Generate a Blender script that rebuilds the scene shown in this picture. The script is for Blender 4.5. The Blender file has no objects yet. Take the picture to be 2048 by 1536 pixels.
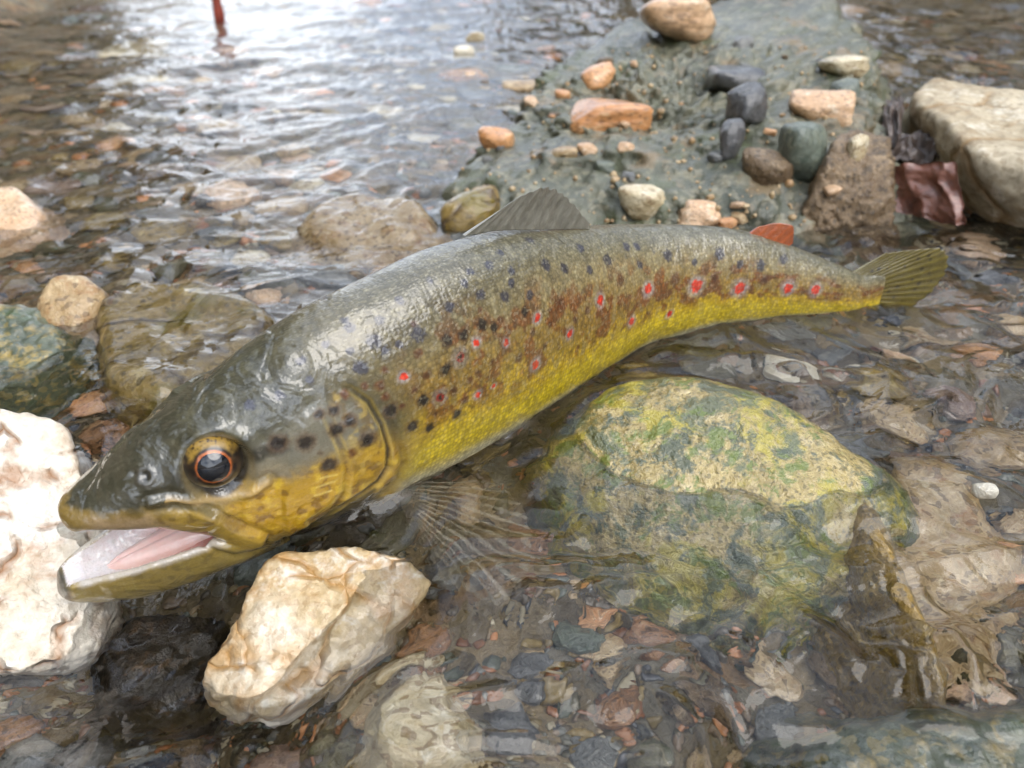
import bpy, bmesh, math, random
import numpy as np
from mathutils import Vector, Matrix, kdtree
random.seed(7); rng = np.random.default_rng(11)
CM = 0.01                       # everything is laid out in centimetres and stored in metres
scene = bpy.context.scene
COL = scene.collection

# ------------------------------------------------------------------ camera
PITCH = math.radians(32.0); SN, CS = math.sin(PITCH), math.cos(PITCH)
HC = 12.5; FPX = 1538.0         # camera height over the water (cm), focal length in photo pixels
cam_d = bpy.data.cameras.new('camera'); cam = bpy.data.objects.new('camera', cam_d); COL.objects.link(cam)
cam.location = (0, 0, HC*CM); cam.rotation_euler = (math.pi/2-PITCH, 0, 0)
cam_d.sensor_width = 36.0; cam_d.lens = 36.0*FPX/2048.0
cam_d.clip_start = 0.01; cam_d.clip_end = 2000
cam_d.dof.use_dof = True; cam_d.dof.focus_distance = 0.185; cam_d.dof.aperture_fstop = 19.0
scene.camera = cam

# ------------------------------------------------------------------ sky, sun, exposure
SUN_EL, SUN_AZ = math.radians(54), math.radians(135)      # azimuth from +Y towards +X
world = bpy.data.worlds.new('World'); scene.world = world; world.use_nodes = True
wn, wl = world.node_tree.nodes, world.node_tree.links
wn.clear()
w_out = wn.new('ShaderNodeOutputWorld'); w_bg = wn.new('ShaderNodeBackground')
w_sky = wn.new('ShaderNodeTexSky'); w_sky.sky_type = 'NISHITA'; w_sky.sun_disc = False
w_sky.sun_elevation = SUN_EL; w_sky.sun_rotation = SUN_AZ; w_sky.dust_density = 4.0; w_sky.air_density = 1.0
w_cl = wn.new('ShaderNodeTexNoise'); w_cl.inputs['Scale'].default_value = 3.0; w_cl.inputs['Detail'].default_value = 5
w_geo = wn.new('ShaderNodeTexCoord'); wl.new(w_geo.outputs['Generated'], w_cl.inputs['Vector'])
w_rmp = wn.new('ShaderNodeValToRGB')
w_rmp.color_ramp.elements[0].position = .36; w_rmp.color_ramp.elements[0].color = (2.8, 3.5, 4.8, 1)
w_rmp.color_ramp.elements[1].position = .62; w_rmp.color_ramp.elements[1].color = (12.2, 13.0, 14.2, 1)
wl.new(w_cl.outputs['Fac'], w_rmp.inputs['Fac'])
w_mix = wn.new('ShaderNodeMix'); w_mix.data_type = 'RGBA'; w_mix.inputs['Factor'].default_value = .82   # overcast: cloud over the clear sky
wl.new(w_sky.outputs['Color'], w_mix.inputs[6]); wl.new(w_rmp.outputs['Color'], w_mix.inputs[7])
wl.new(w_mix.outputs[2], w_bg.inputs['Color']); w_bg.inputs['Strength'].default_value = 0.12
wl.new(w_bg.outputs['Background'], w_out.inputs['Surface'])
sun_d = bpy.data.lights.new('sun', 'SUN'); sun_d.energy = 1.5; sun_d.angle = math.radians(55); sun_d.color = (1, .96, .9)
sun = bpy.data.objects.new('sun', sun_d); COL.objects.link(sun); sun.location = (0, 0, 5)
sd = Vector((math.sin(SUN_AZ)*math.cos(SUN_EL), math.cos(SUN_AZ)*math.cos(SUN_EL), math.sin(SUN_EL)))
sun.rotation_euler = sd.to_track_quat('Z', 'Y').to_euler()
vs = scene.view_settings
vs.view_transform = 'Standard'; vs.look = 'None'; vs.gamma = 1; vs.use_curve_mapping = False; vs.exposure = .98
cy = scene.cycles
cy.use_denoising = True; cy.use_adaptive_sampling = True; cy.adaptive_threshold = .035; cy.max_bounces = 8; cy.transparent_max_bounces = 10; cy.transmission_bounces = 6; cy.diffuse_bounces = 2; cy.glossy_bounces = 3
cy.caustics_refractive = True; cy.caustics_reflective = False; cy.sample_clamp_indirect = 6

# ------------------------------------------------------------------ helpers
def ray(px, py):
    u = (np.asarray(px, float)-1024)/FPX; v = (np.asarray(py, float)-768)/FPX
    return np.stack([u, CS-v*SN, -SN-v*CS], -1)
def P(px, py, z=0.0):           # photo pixel -> point (cm) at height z
    d = ray(px, py); t = (z-HC)/d[..., 2]
    return np.array([0, 0, HC])+t[..., None]*d if np.ndim(t) else np.array([0, 0, HC])+t*d
def proj(p):
    q = np.asarray(p, float)-np.array([0, 0, HC]); f = q[..., 1]*CS-q[..., 2]*SN
    return 1024+FPX*q[..., 0]/f, 768-FPX*(q[..., 1]*SN+q[..., 2]*CS)/f, f
def sstep(a, b, x):
    t = np.clip((x-a)/(b-a), 0, 1); return t*t*(3-2*t)
def zwater(x, y):               # the riffle drops a little towards the camera
    t = np.clip((17.5-np.asarray(y, float))/9, 0, 1); return -t*t*(3-2*t)*(.55+.65*sstep(-1.5, -5.5, np.asarray(x, float)))-1.5*np.exp(-(((np.asarray(x, float)+9.0)/3.3)**2+((np.asarray(y, float)-11.5)/2.3)**2))   # and lower still in the pocket under the jaw
def lin(r, g, b):               # sRGB 0-255 -> linear
    c = np.array([r, g, b])/255.; return np.where(c <= .04045, c/12.92, ((c+.055)/1.055)**2.4)
def lin4(r, g, b): return (*[float(x) for x in lin(r, g, b)], 1.0)
def pchip(xs, ys, x):
    xs = np.array(xs, float); ys = np.array(ys, float); h = np.diff(xs); d = np.diff(ys)/h
    m = np.zeros_like(ys); m[0] = d[0]; m[-1] = d[-1]
    for i in range(1, len(xs)-1): m[i] = 0 if d[i-1]*d[i] <= 0 else 2*d[i-1]*d[i]/(d[i-1]+d[i])
    x = np.clip(x, xs[0], xs[-1]); i = np.clip(np.searchsorted(xs, x)-1, 0, len(xs)-2); t = (x-xs[i])/h[i]
    return (1+2*t)*(1-t)**2*ys[i]+t*(1-t)**2*h[i]*m[i]+t*t*(3-2*t)*ys[i+1]+t*t*(t-1)*h[i]*m[i+1]
_perm = np.tile(np.random.default_rng(3).permutation(256), 3)
_grad = np.random.default_rng(4).normal(size=(256, 3)); _grad /= np.linalg.norm(_grad, axis=1)[:, None]
_g32 = [np.ascontiguousarray(_grad[:, k]).astype(np.float32) for k in range(3)]; _perm = _perm.astype(np.int32)
def noise3(p):                  # gradient noise, about -1..1
    p = np.asarray(p, np.float32); sh = p.shape[:-1]; p = p.reshape(-1, 3); fl = np.floor(p); f = p-fl; i = fl.astype(np.int32) & 255
    u = f*f*f*(f*(f*6-15)+10); out = np.zeros(len(p), np.float32)
    for dx in (0, 1):
        hx = _perm[(i[:, 0]+dx) & 255]; ux = u[:, 0] if dx else 1-u[:, 0]; fx = f[:, 0]-dx
        for dy in (0, 1):
            hy = _perm[hx+((i[:, 1]+dy) & 255)]; uy = ux*(u[:, 1] if dy else 1-u[:, 1]); fy = f[:, 1]-dy
            for dz in (0, 1):
                h = _perm[hy+((i[:, 2]+dz) & 255)]
                out += (_g32[0][h]*fx+_g32[1][h]*fy+_g32[2][h]*(f[:, 2]-dz))*uy*(u[:, 2] if dz else 1-u[:, 2])
    return (out*1.7).astype(float).reshape(sh)
def fbm(p, octs=4, gain=.5):
    a, s, o = 1., 1., 0
    for k in range(octs): o = o+a*noise3(np.asarray(p)*s+17.3*k); a *= gain; s *= 2.03
    return o
def add_mesh(name, verts, faces, mat=None, parent=None, smooth=True, attrs=None, loc=None):
    """verts in cm (world, or local to loc); one mesh object"""
    me = bpy.data.meshes.new(name)
    v = np.asarray(verts, float)*CM
    faces = np.asarray(faces) if not isinstance(faces, list) else faces
    if isinstance(faces, np.ndarray):
        n, k = faces.shape
        me.vertices.add(len(v)); me.vertices.foreach_set('co', v.astype(np.float32).ravel())
        me.loops.add(n*k); me.loops.foreach_set('vertex_index', faces.astype(np.int32).ravel())
        me.polygons.add(n); me.polygons.foreach_set('loop_start', np.arange(0, n*k, k, dtype=np.int32))
        me.update(calc_edges=True)
    else:
        me.from_pydata([tuple(q) for q in v], [], faces); me.update()
    if smooth: me.polygons.foreach_set('use_smooth', np.ones(len(me.polygons), bool))
    for k, a in (attrs or {}).items():
        a = np.asarray(a, np.float32)
        if a.ndim == 1: me.attributes.new(k, 'FLOAT', 'POINT').data.foreach_set('value', a)
        elif a.shape[1] == 4: me.attributes.new(k, 'FLOAT_COLOR', 'POINT').data.foreach_set('color', a.ravel())
        else: me.attributes.new(k, 'FLOAT_VECTOR', 'POINT').data.foreach_set('vector', a.ravel())
    if mat: me.materials.append(mat)
    o = bpy.data.objects.new(name, me); COL.objects.link(o)
    if loc is not None: o.location = Vector(loc)*CM
    if parent is not None: o.parent = parent
    return o
def tag(o, label=None, cat=None, group=None, kind=None):
    if label: o['label'] = label
    if cat: o['category'] = cat
    if group: o['group'] = group
    if kind: o['kind'] = kind
    return o
def grid_faces(nu, nv, close_v=False):
    i = np.arange(nu-1)[:, None]; j = np.arange(nv if close_v else nv-1)[None]; j2 = (j+1) % nv
    return np.stack([i*nv+j, i*nv+j2, (i+1)*nv+j2, (i+1)*nv+j], -1).reshape(-1, 4)
class NT:                       # small node-tree helper
    def __init__(s, name):
        s.m = bpy.data.materials.new(name); s.m.use_nodes = True; s.t = s.m.node_tree; s.n, s.l = s.t.nodes, s.t.links
        s.n.clear(); s.out = s.n.new('ShaderNodeOutputMaterial'); s.tc = None
    def node(s, typ, **kw):
        nd = s.n.new(typ)
        for k, v in kw.items():
            if k.startswith('_'): setattr(nd, k[1:], v)
        for k, v in kw.items():
            if k.startswith('_'): continue
            k = k.replace('__', ' ')
            sock = nd.inputs[int(k[1:])] if k[0] == 'i' and k[1:].isdigit() else nd.inputs[k]
            if isinstance(v, bpy.types.NodeSocket): s.l.new(v, sock)
            else: sock.default_value = v
        return nd
    def coord(s, scale=100.0, rnd=False):      # object coordinates in cm
        tc = s.node('ShaderNodeTexCoord')
        mp = s.node('ShaderNodeVectorMath', _operation='SCALE', i0=tc.outputs['Object'], Scale=scale)
        v = mp.outputs[0]
        if rnd:
            oi = s.node('ShaderNodeObjectInfo')
            r = s.node('ShaderNodeMath', _operation='MULTIPLY', i0=oi.outputs['Random'], i1=90.0)
            v = s.node('ShaderNodeVectorMath', _operation='ADD', i0=v, i1=r.outputs[0]).outputs[0]
        return v
    def noise(s, vec, scale, detail=3, rough=.5, dist=0.0):
        return s.node('ShaderNodeTexNoise', Vector=vec, Scale=scale, Detail=detail, Roughness=rough, Distortion=dist).outputs['Fac']
    def ramp(s, fac, stops, interp='LINEAR'):
        r = s.node('ShaderNodeValToRGB', Fac=fac); e = r.color_ramp.elements; r.color_ramp.interpolation = interp
        while len(e) > 1: e.remove(e[-1])
        e[0].position, e[0].color = stops[0][0], stops[0][1]
        for p, c in stops[1:]:
            q = e.new(p); q.color = c
        return r.outputs['Color']
    def mapr(s, fac, a, b, c=0., d=1.): return s.node('ShaderNodeMapRange', i0=fac, i1=a, i2=b, i3=c, i4=d).outputs[0]
    def mix(s, fac, a, b, mode='MIX'):
        m = s.node('ShaderNodeMix', _data_type='RGBA', _blend_type=mode)
        for sock, v in ((m.inputs[0], fac), (m.inputs[6], a), (m.inputs[7], b)):
            if isinstance(v, bpy.types.NodeSocket): s.l.new(v, sock)
            else: sock.default_value = v
        return m.outputs[2]
    def math(s, op, a, b=0.0):
        return s.node('ShaderNodeMath', _operation=op, i0=a, i1=b).outputs[0]
    def bump(s, h, dist_cm, strength=1.0, normal=None):
        b = s.node('ShaderNodeBump', Height=h, Distance=dist_cm*CM, Strength=strength)
        if normal is not None: s.l.new(normal, b.inputs['Normal'])
        return b.outputs[0]
    def bsdf(s, **kw):
        b = s.node('ShaderNodeBsdfPrincipled', **kw); s.l.new(b.outputs[0], s.out.inputs['Surface']); return b
# ------------------------------------------------------------------ the trout
_ctrl = np.array([(-9.57, 12.36), (-7.0, 14.0), (-4.2, 15.8), (-1.7, 18.0), (.85, 20.6), (3.3, 22.7), (5.9, 23.8), (8.4, 24.3), (10.8, 24.55), (13.2, 25.0)])
def _spine():
    p = np.vstack([2*_ctrl[0]-_ctrl[1], _ctrl, 2*_ctrl[-1]-_ctrl[-2]]); out = []
    for i in range(1, len(p)-2):
        t = np.linspace(0, 1, 60, endpoint=False)[:, None]
        out.append(.5*((2*p[i])+(-p[i-1]+p[i+1])*t+(2*p[i-1]-5*p[i]+4*p[i+1]-p[i+2])*t**2+(-p[i-1]+3*p[i]-3*p[i+1]+p[i+2])*t**3))
    out = np.vstack(out+[p[-2][None]])
    return out, np.r_[0, np.cumsum(np.linalg.norm(np.diff(out, axis=0), axis=1))]
FXY, FL = _spine(); SLEN = FL[-1]
def fframe(s):
    s = np.asarray(s, float); q = np.clip(s, .4, SLEN-.4)
    tx = np.interp(q+.3, FL, FXY[:, 0])-np.interp(q-.3, FL, FXY[:, 0]); ty = np.interp(q+.3, FL, FXY[:, 1])-np.interp(q-.3, FL, FXY[:, 1])
    n = np.hypot(tx, ty); tx, ty = tx/n, ty/n
    ov = np.minimum(s, 0)+np.maximum(s-SLEN, 0)
    x = np.interp(s, FL, FXY[:, 0])+ov*tx; y = np.interp(s, FL, FXY[:, 1])+ov*ty
    r = np.radians(np.interp(s, [0, 6, 14, 27], [12, 10, 5, 0]))
    nn = np.stack([ty, -tx, 0*tx], -1); up = np.zeros_like(nn); up[..., 2] = 1
    c, sn = np.cos(r)[..., None], np.sin(r)[..., None]
    return np.stack([x, y, 0*x], -1), nn*c-up*sn, up*c+nn*sn, np.stack([tx, ty, 0*tx], -1)
def floc(s, l, h):
    s, l, h = np.broadcast_arrays(np.asarray(s, float), np.asarray(l, float), np.asarray(h, float))
    o, n, u, _ = fframe(s); return o+l[..., None]*n+h[..., None]*u
def finv(p):                    # point -> (s, l, h) in the fish's own axes
    sm = FXY[::20]; sl = FL[::20]; s = np.zeros(len(p)); best = np.full(len(p), 1e9)
    for c, q in zip(sm, sl):
        d = (p[:, 0]-c[0])**2+(p[:, 1]-c[1])**2; m = d < best; best[m] = d[m]; s[m] = q
    for _ in range(5):
        o, n, u, t = fframe(s); s = s+((p-o)*t).sum(-1)*.9
    o, n, u, t = fframe(s); return s, ((p-o)*n).sum(-1), ((p-o)*u).sum(-1)
F_S = [0, .15, .5, 1, 1.7, 2.3, 2.7, 3.1, 3.6, 4.2, 5, 6, 7, 9, 11, 13, 15, 17, 19, 21, 23, 25, SLEN-.9, SLEN]
F_ZT = [1.98, 2.07, 2.22, 2.53, 3.08, 3.4, 3.66, 3.88, 4.15, 4.45, 4.85, 5.18, 5.37, 5.58, 5.4, 4.96, 4.47, 4.06, 3.76, 3.42, 2.74, 1.9, 1.52, 1.46]
F_ZB = [1.62, 1.5, 1.62, 1.5, 1.25, .95, .55, -.25, -.95, -1.1, -1.15, -1.1, -1.1, -1.1, -1.1, -1.0, -.75, -.4, -.25, -.1, .0, .08, .08, .02]
F_A = [.16, .46, .68, .86, 1.05, 1.18, 1.28, 1.36, 1.46, 1.56, 1.66, 1.75, 1.8, 1.88, 1.9, 1.85, 1.72, 1.52, 1.28, 1.02, .76, .52, .38, .10]
def fish_src():
    """lofted body and lower jaw -> verts, faces, part tag (0 skin, 1 palate/mouth, 2 jaw skin, 3 inside of jaw)"""
    V, Fc, T = [], [], []; off = 0
    t = np.linspace(0, 2*np.pi, 144, endpoint=False); ct, st = np.cos(t), np.sin(t)
    s = np.r_[np.linspace(0, .5, 14), np.linspace(.54, SLEN, 420)]
    zt, zb, a = pchip(F_S, F_ZT, s), pchip(F_S, F_ZB, s), pchip(F_S, F_A, s)
    zm = zb+(zt-zb)*np.interp(s, [0, 2.4, 4.5], [.42, .36, .47])
    el = np.interp(s, [0, 2.3, 4], [.55, .55, .92])[:, None]; eu = np.interp(s, [0, 3, 8], [.86, .88, .96])[:, None]
    e = np.where(st[None] > 0, eu, el)
    l = a[:, None]*np.sign(ct)*np.abs(ct)[None]**e
    h = np.where(st[None] > 0, zm[:, None]+(zt-zm)[:, None]*np.abs(st)[None]**e, zm[:, None]-(zm-zb)[:, None]*np.abs(st)[None]**e)
    p = floc(np.repeat(s[:, None], len(t), 1), l, h); n = len(t)
    V.append(p.reshape(-1, 3)); f = grid_faces(len(s), n, True)[:, ::-1]; Fc += f.tolist()
    Fc.append(list(range(n))); Fc.append(list(range((len(s)-1)*n, len(s)*n))[::-1])
    T.append(np.where((s[:, None] < 3.3) & (h < zb[:, None]+.22*np.clip((zm-zb)[:, None], .2, 1)) & (np.abs(l) < a[:, None]*.93), 1, 0).ravel())
    off = len(s)*n
    # lower jaw
    js = [-.62, -.5, -.2, .3, 1, 1.8, 2.6, 3.4, 4.3]
    ja = [.14, .33, .48, .64, .86, 1.06, 1.2, 1.28, 1.2]
    jr = [-.44, -.2, -.04, .08, .22, .4, .52, .35, -.1]
    jb = [-.68, -.9, -1.12, -1.32, -1.46, -1.45, -1.36, -1.22, -1.0]
    jd = [.01, .02, .12, .42, .62, .7, .62, .3, .1]
    s = np.linspace(js[0], js[-1], 90); a, r, b, d = (pchip(js, q, s) for q in (ja, jr, jb, jd))
    th = np.minimum(.17, a*.5)
    k = np.linspace(np.pi, 2*np.pi, 40); k2 = np.linspace(2*np.pi, np.pi, 40)
    lo = a[:, None]*np.sign(np.cos(k))*np.abs(np.cos(k))**.85; ho = r[:, None]+(r-b)[:, None]*-np.abs(np.sin(k))**.85
    li = (a-th)[:, None]*np.cos(k2); hi = r[:, None]+.02-d[:, None]*np.abs(np.sin(k2))**.8
    l = np.hstack([lo, li]); h = np.hstack([ho, hi]); n = 80
    p = floc(np.repeat(s[:, None], n, 1), l, h); V.append(p.reshape(-1, 3))
    Fc += (grid_faces(len(s), n, True)[:, ::-1]+off).tolist()
    Fc.append([off+i for i in range(n)]); Fc.append([off+(len(s)-1)*n+i for i in range(n)][::-1])
    tg = np.full((len(s), n), 2); tg[:, 42:78] = 3; tg[s < -.35] = 2; T.append(tg.ravel())
    return np.vstack(V), Fc, np.concatenate(T)
def evaluated(verts, faces, mods):
    me = bpy.data.meshes.new('tmp')
    if isinstance(faces, list): me.from_pydata([tuple(v) for v in verts], [], faces)
    else:
        n, k = faces.shape
        me.vertices.add(len(verts)); me.vertices.foreach_set('co', np.asarray(verts, np.float32).ravel())
        me.loops.add(n*k); me.loops.foreach_set('vertex_index', faces.astype(np.int32).ravel())
        me.polygons.add(n); me.polygons.foreach_set('loop_start', np.arange(0, n*k, k, dtype=np.int32))
    me.update(calc_edges=True); me.validate()
    o = bpy.data.objects.new('tmp', me); COL.objects.link(o)
    for typ, kw in mods:
        m = o.modifiers.new(typ, typ)
        for q, v in kw.items(): setattr(m, q, v)
    dg = bpy.context.evaluated_depsgraph_get(); ev = o.evaluated_get(dg); m2 = ev.to_mesh()
    nv = len(m2.vertices); v = np.zeros(nv*3, np.float32); m2.vertices.foreach_get('co', v)
    nl = len(m2.loops); li = np.zeros(nl, np.int32); m2.loops.foreach_get('vertex_index', li)
    nrm = np.zeros(nv*3, np.float32); m2.vertices.foreach_get('normal', nrm)
    quads = li.reshape(-1, 4) if nl == 4*len(m2.polygons) else [list(q.vertices) for q in m2.polygons]
    ev.to_mesh_clear(); bpy.data.objects.remove(o); bpy.data.meshes.remove(me)
    return v.reshape(-1, 3).astype(float), quads, nrm.reshape(-1, 3).astype(float)
def edges_of(quads):
    e = np.vstack([quads[:, [0, 1]], quads[:, [1, 2]], quads[:, [2, 3]], quads[:, [3, 0]]]); e.sort(1)
    return np.unique(e, axis=0)
def laplace(v, e, it, w=.5, mask=None):
    deg = np.bincount(e.ravel(), minlength=len(v))[:, None].clip(1)
    for _ in range(it):
        a = np.stack([np.bincount(e[:, 0], v[e[:, 1], k], len(v))+np.bincount(e[:, 1], v[e[:, 0], k], len(v)) for k in range(3)], 1)/deg
        d = (a-v)*w; v = v+(d if mask is None else d*mask[:, None])
    return v
def normals(v, q):
    n = np.cross(v[q[:, 2]]-v[q[:, 0]], v[q[:, 3]]-v[q[:, 1]]); out = np.zeros_like(v)
    for k in range(3): out[:, k] = sum(np.bincount(q[:, j], n[:, k], len(v)) for j in range(4))
    return out/(np.linalg.norm(out, axis=1)[:, None]+1e-12)
def dpoly(px, py, pts):         # distance in pixels to an open polyline
    pts = np.asarray(pts, float); d = np.full(px.shape, 1e9)
    for a, b in zip(pts[:-1], pts[1:]):
        ab = b-a; t = np.clip(((px-a[0])*ab[0]+(py-a[1])*ab[1])/max((ab@ab), 1e-9), 0, 1)
        d = np.minimum(d, np.hypot(px-a[0]-t*ab[0], py-a[1]-t*ab[1]))
    return d
def inpoly(px, py, pts):
    pts = np.asarray(pts, float); c = np.zeros(px.shape, bool)
    for a, b in zip(pts, np.roll(pts, -1, 0)):
        m = (a[1] > py) != (b[1] > py)
        xx = (b[0]-a[0])*(py-a[1])/(b[1]-a[1] if b[1] != a[1] else 1e-9)+a[0]; c ^= m & (px < xx)
    return c
def sdpoly(px, py, pts):        # signed: positive inside
    d = dpoly(px, py, list(pts)+[pts[0]]); return np.where(inpoly(px, py, pts), d, -d)

def build_trout():
    sv, sf, stag = fish_src()
    v, q, _ = evaluated(sv, sf, [('REMESH', dict(mode='VOXEL', voxel_size=.035, use_smooth_shade=True))])
    q = np.asarray(q); e = edges_of(q)
    v = laplace(v, e, 26); nrm = normals(v, q)
    kd = kdtree.KDTree(len(sv))
    for i, c in enumerate(sv): kd.insert(c, i)
    kd.balance()
    s, l, h = finv(v)
    part = np.zeros(len(v), int)
    hm = np.where((s < 4.6))[0]
    for i in hm: part[i] = stag[kd.find(v[i])[1]]
    zt, zb = pchip(F_S, F_ZT, s), pchip(F_S, F_ZB, s)
    vv = (h-zb)/(zt-zb)                                   # 0 belly .. 1 back
    PX, PY, DEP = proj(floc(s, np.abs(l), h))             # both flanks share one pattern
    k = DEP/FPX
    skin = (part == 0) | (part == 2); head = sstep(.6+.9*sstep(.6, .9, vv), -.6-.9*sstep(.6, .9, vv), s-(7.0-1.2*sstep(.6, 1., vv)))
    # --- relief of the head
    disp = np.zeros(len(v))
    eye_c = (437, 940); de = np.hypot(PX-eye_c[0], (PY-eye_c[1])*1.0)
    up_sk = (part == 0) & (np.abs(l) > .35)
    g = lambda d, sg: np.exp(-(d/sg)**2)
    OPER = [(655, 768), (700, 778), (738, 805), (764, 850), (778, 900), (776, 935), (757, 965), (722, 990), (685, 1012), (630, 1050), (570, 1085)]
    GILL = [(742, 800), (780, 850), (800, 900), (806, 930), (795, 958), (770, 985), (735, 1010)]
    PREOP = [(640, 800), (662, 850), (684, 900), (693, 940), (688, 980), (668, 1010), (620, 1040)]
    MAXI = [(285, 1022), (330, 1014), (395, 1012), (445, 1034), (492, 1060), (534, 1074), (530, 1092), (505, 1102), (470, 1108), (438, 1100), (400, 1078), (330, 1066), (290, 1058)]
    do, dg, dp, dm = dpoly(PX, PY, OPER), dpoly(PX, PY, GILL), dpoly(PX, PY, PREOP), sdpoly(PX, PY, MAXI)
    opin = sdpoly(PX, PY, OPER+[(560, 1000), (600, 830)])
    fo_ = sstep(10, 90, np.hypot(PX-655, PY-768))
    disp += up_sk*fo_*(.07*sstep(-2, 14, opin)*sstep(160, 20, opin)-.09*g(do-1, 6))
    disp += up_sk*sstep(20, 100, np.hypot(PX-742, PY-800))*(-.05*g(dg, 8)+.03*g(dg-16, 9))
    disp += up_sk*sstep(10, 90, np.hypot(PX-640, PY-800))*(-.035*g(dp, 6)+.025*g(dp-13, 8))
    mx = (np.abs(l) > .5) & (part != 3)
    disp += mx*sstep(290, 400, PX)*(.10*sstep(-4, 12, dm)-.06*g(dm+6, 6))
    SUBO = [(300, 1008), (345, 1000), (395, 1003), (450, 1000), (500, 985), (535, 965)]
    ds = dpoly(PX, PY, SUBO); disp += up_sk*(.05*g(ds, 7)-.05*g(ds-16, 8)*(PY > 940))
    disp += up_sk*(-.12*g(de-60, 10)+.06*g(de-84, 15)-.32*sstep(64, 34, de))
    disp += up_sk*(.06*g(dpoly(PX, PY, [(395, 875), (440, 862), (485, 880)]), 16))
    dn = np.hypot(PX-291, PY-953); disp += up_sk*(.03*g(dn-15, 8)-.07*g(dn, 8))
    dn2 = np.hypot(PX-268, PY-948); disp += up_sk*(-.05*g(dn2, 7))
    for kk in range(5):
        br = [(560+kk*10, 1102-kk*9), (640+kk*8, 1068-kk*9), (735+kk*4, 1016-kk*9)]
        disp += up_sk*(-.03*g(dpoly(PX, PY, br), 3.2))
    disp += skin*.012*fbm(v*1.1, 3)*(.5+head)
    disp += (part == 3)*.01*fbm(v*5, 2)
    v = v+nrm*disp[:, None]
    # --- colour, per point of the skin
    N1, N2, N3 = fbm(v*.9, 4), fbm(v*3.2, 3), noise3(v*9)
    col = np.zeros((len(v), 3))
    def put(m, c, ix=None):
        m = np.clip(m, 0, 1); j = np.where(m > .004)[0]; mm = m[j][:, None]
        if ix is not None: j = ix[j]
        col[j] = col[j]*(1-mm)+np.asarray(c)*mm
    col[:] = lin(120, 114, 88)
    LAT = [(640, 800), (760, 770), (900, 720), (1050, 660), (1200, 612), (1350, 588), (1500, 580), (1740, 572)]
    lx = np.array(LAT, float)
    vl = vv-np.interp(s, [6, 9, 12, 15, 18, 21, 24, 27], [.60, .57, .55, .54, .53, .50, .47, .45])   # over the lateral line
    put(sstep(.46, .22, vl+.05*N1), lin(150, 132, 86))
    put(sstep(.30, .10, vl+.06*N1+.02*N2), lin(150, 118, 44))
    put(sstep(.09, -.07, vl+.05*N1)*(.85+.2*N2), lin(214, 178, 26))
    put(sstep(-.02, -.18, vl+.05*N1), lin(228, 200, 36))
    put(sstep(0, -.09, vl+.02*N1-np.interp(s, [6, 12, 18, 26], [-.26, -.25, -.28, -.28])), lin(222, 212, 170))
    put(sstep(14, 6.5, s+.8*N1)*sstep(.12, .36, vl)*.85, lin(74, 68, 44))
    # brown vermiculation along and above the lateral line
    mot = fbm(np.stack([s*1.25, vv*8.5, 0*s+np.sign(l)], -1), 4)
    band = sstep(-.13, .0, vl)*sstep(.38, .2, vl)*sstep(6.5, 8, s)
    put(band*sstep(-.1, .35, mot+.3*N2)*.85, lin(124, 66, 16))
    mid = sstep(-.22, -.05, vl)*sstep(.5, .2, vl)*sstep(7, 8.5, s)
    put(mid*sstep(.2, .6, N2+.4*N3)*.35, lin(70, 56, 36)); put(mid*sstep(.25, .7, -N2+.3*N3)*.35, lin(150, 140, 105))
    bk = sstep(.15, .4, vl)
    put(bk*sstep(.1, .8, N2)*.5, lin(86, 82, 62)); put(bk*sstep(.1, .8, -N2)*.45, lin(160, 152, 120))
    put(sstep(.34, .5, vl)*.7, lin(92, 88, 66))
    # head
    put(head, lin(136, 120, 74))
    hv = vv
    put(head*sstep(.46, .66, hv+.05*N1), lin(62, 60, 42))
    put(head*sstep(.46, .66, hv)*sstep(.05, .5, N2+.4*N3)*.55, lin(42, 42, 30)); put(head*sstep(.46, .66, hv)*sstep(.15, .6, -N2+.4*N3)*.4, lin(98, 94, 70))
    chk = sdpoly(PX, PY, [(430, 1005), (520, 965), (600, 940), (690, 900), (770, 890), (800, 920), (790, 960), (730, 1000), (620, 1070), (540, 1090), (470, 1050)])
    put(head*sstep(-46, 30, chk+24*N1), lin(182, 142, 26))
    put(head*sstep(-30, 20, chk+20*N1)*sstep(.15, .6, N2+.5*N1)*.8, lin(120, 84, 18))
    put(head*sstep(-30, 20, chk+20*N1)*sstep(.2, .8, -N2)*.6, lin(224, 190, 60))
    post = sdpoly(PX, PY, [(490, 905), (560, 862), (640, 800), (720, 810), (760, 850), (740, 880), (640, 930), (540, 965), (500, 960)])
    put((part == 0)*sstep(-22, 22, post+14*N2)*.8, lin(122, 118, 102))
    put((part == 0)*sstep(-10, 14, sdpoly(PX, PY, [(488, 900), (540, 880), (575, 868), (580, 898), (540, 915), (495, 928)])+6*N2)*.9, lin(34, 30, 18))
    put((part == 0)*sstep(-10, 14, sdpoly(PX, PY, [(296, 940), (340, 930), (390, 918), (392, 972), (350, 968), (305, 962)])+6*N2)*.95, lin(30, 28, 16))
    sn = (part == 0)*sstep(3.4, 1.6, s+.3*N1); put(sn*.8, lin(52, 50, 36))
    upj = dpoly(PX, PY, [(125, 1030), (160, 1048), (220, 1052), (290, 1046), (400, 1058)])
    put((part == 0)*sstep(34, 12, upj+8*N2)*.9, lin(124, 100, 42)); put((part == 0)*sstep(16, 5, upj-2+7*N2)*.6*sstep(150, 210, PX), lin(165, 140, 110))
    put((part == 0)*sstep(2, 10, dm)*.85*sstep(280, 380, PX), lin(168, 138, 54)); put((part == 0)*sstep(0, 8, dm)*sstep(.0, .6, N2)*.6, lin(92, 68, 30))
    put((part == 0)*sstep(0, 10, dm)*sstep(1085, 1100, PY+4*N2)*sstep(480, 500, PX)*.8, lin(190, 150, 130))
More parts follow.
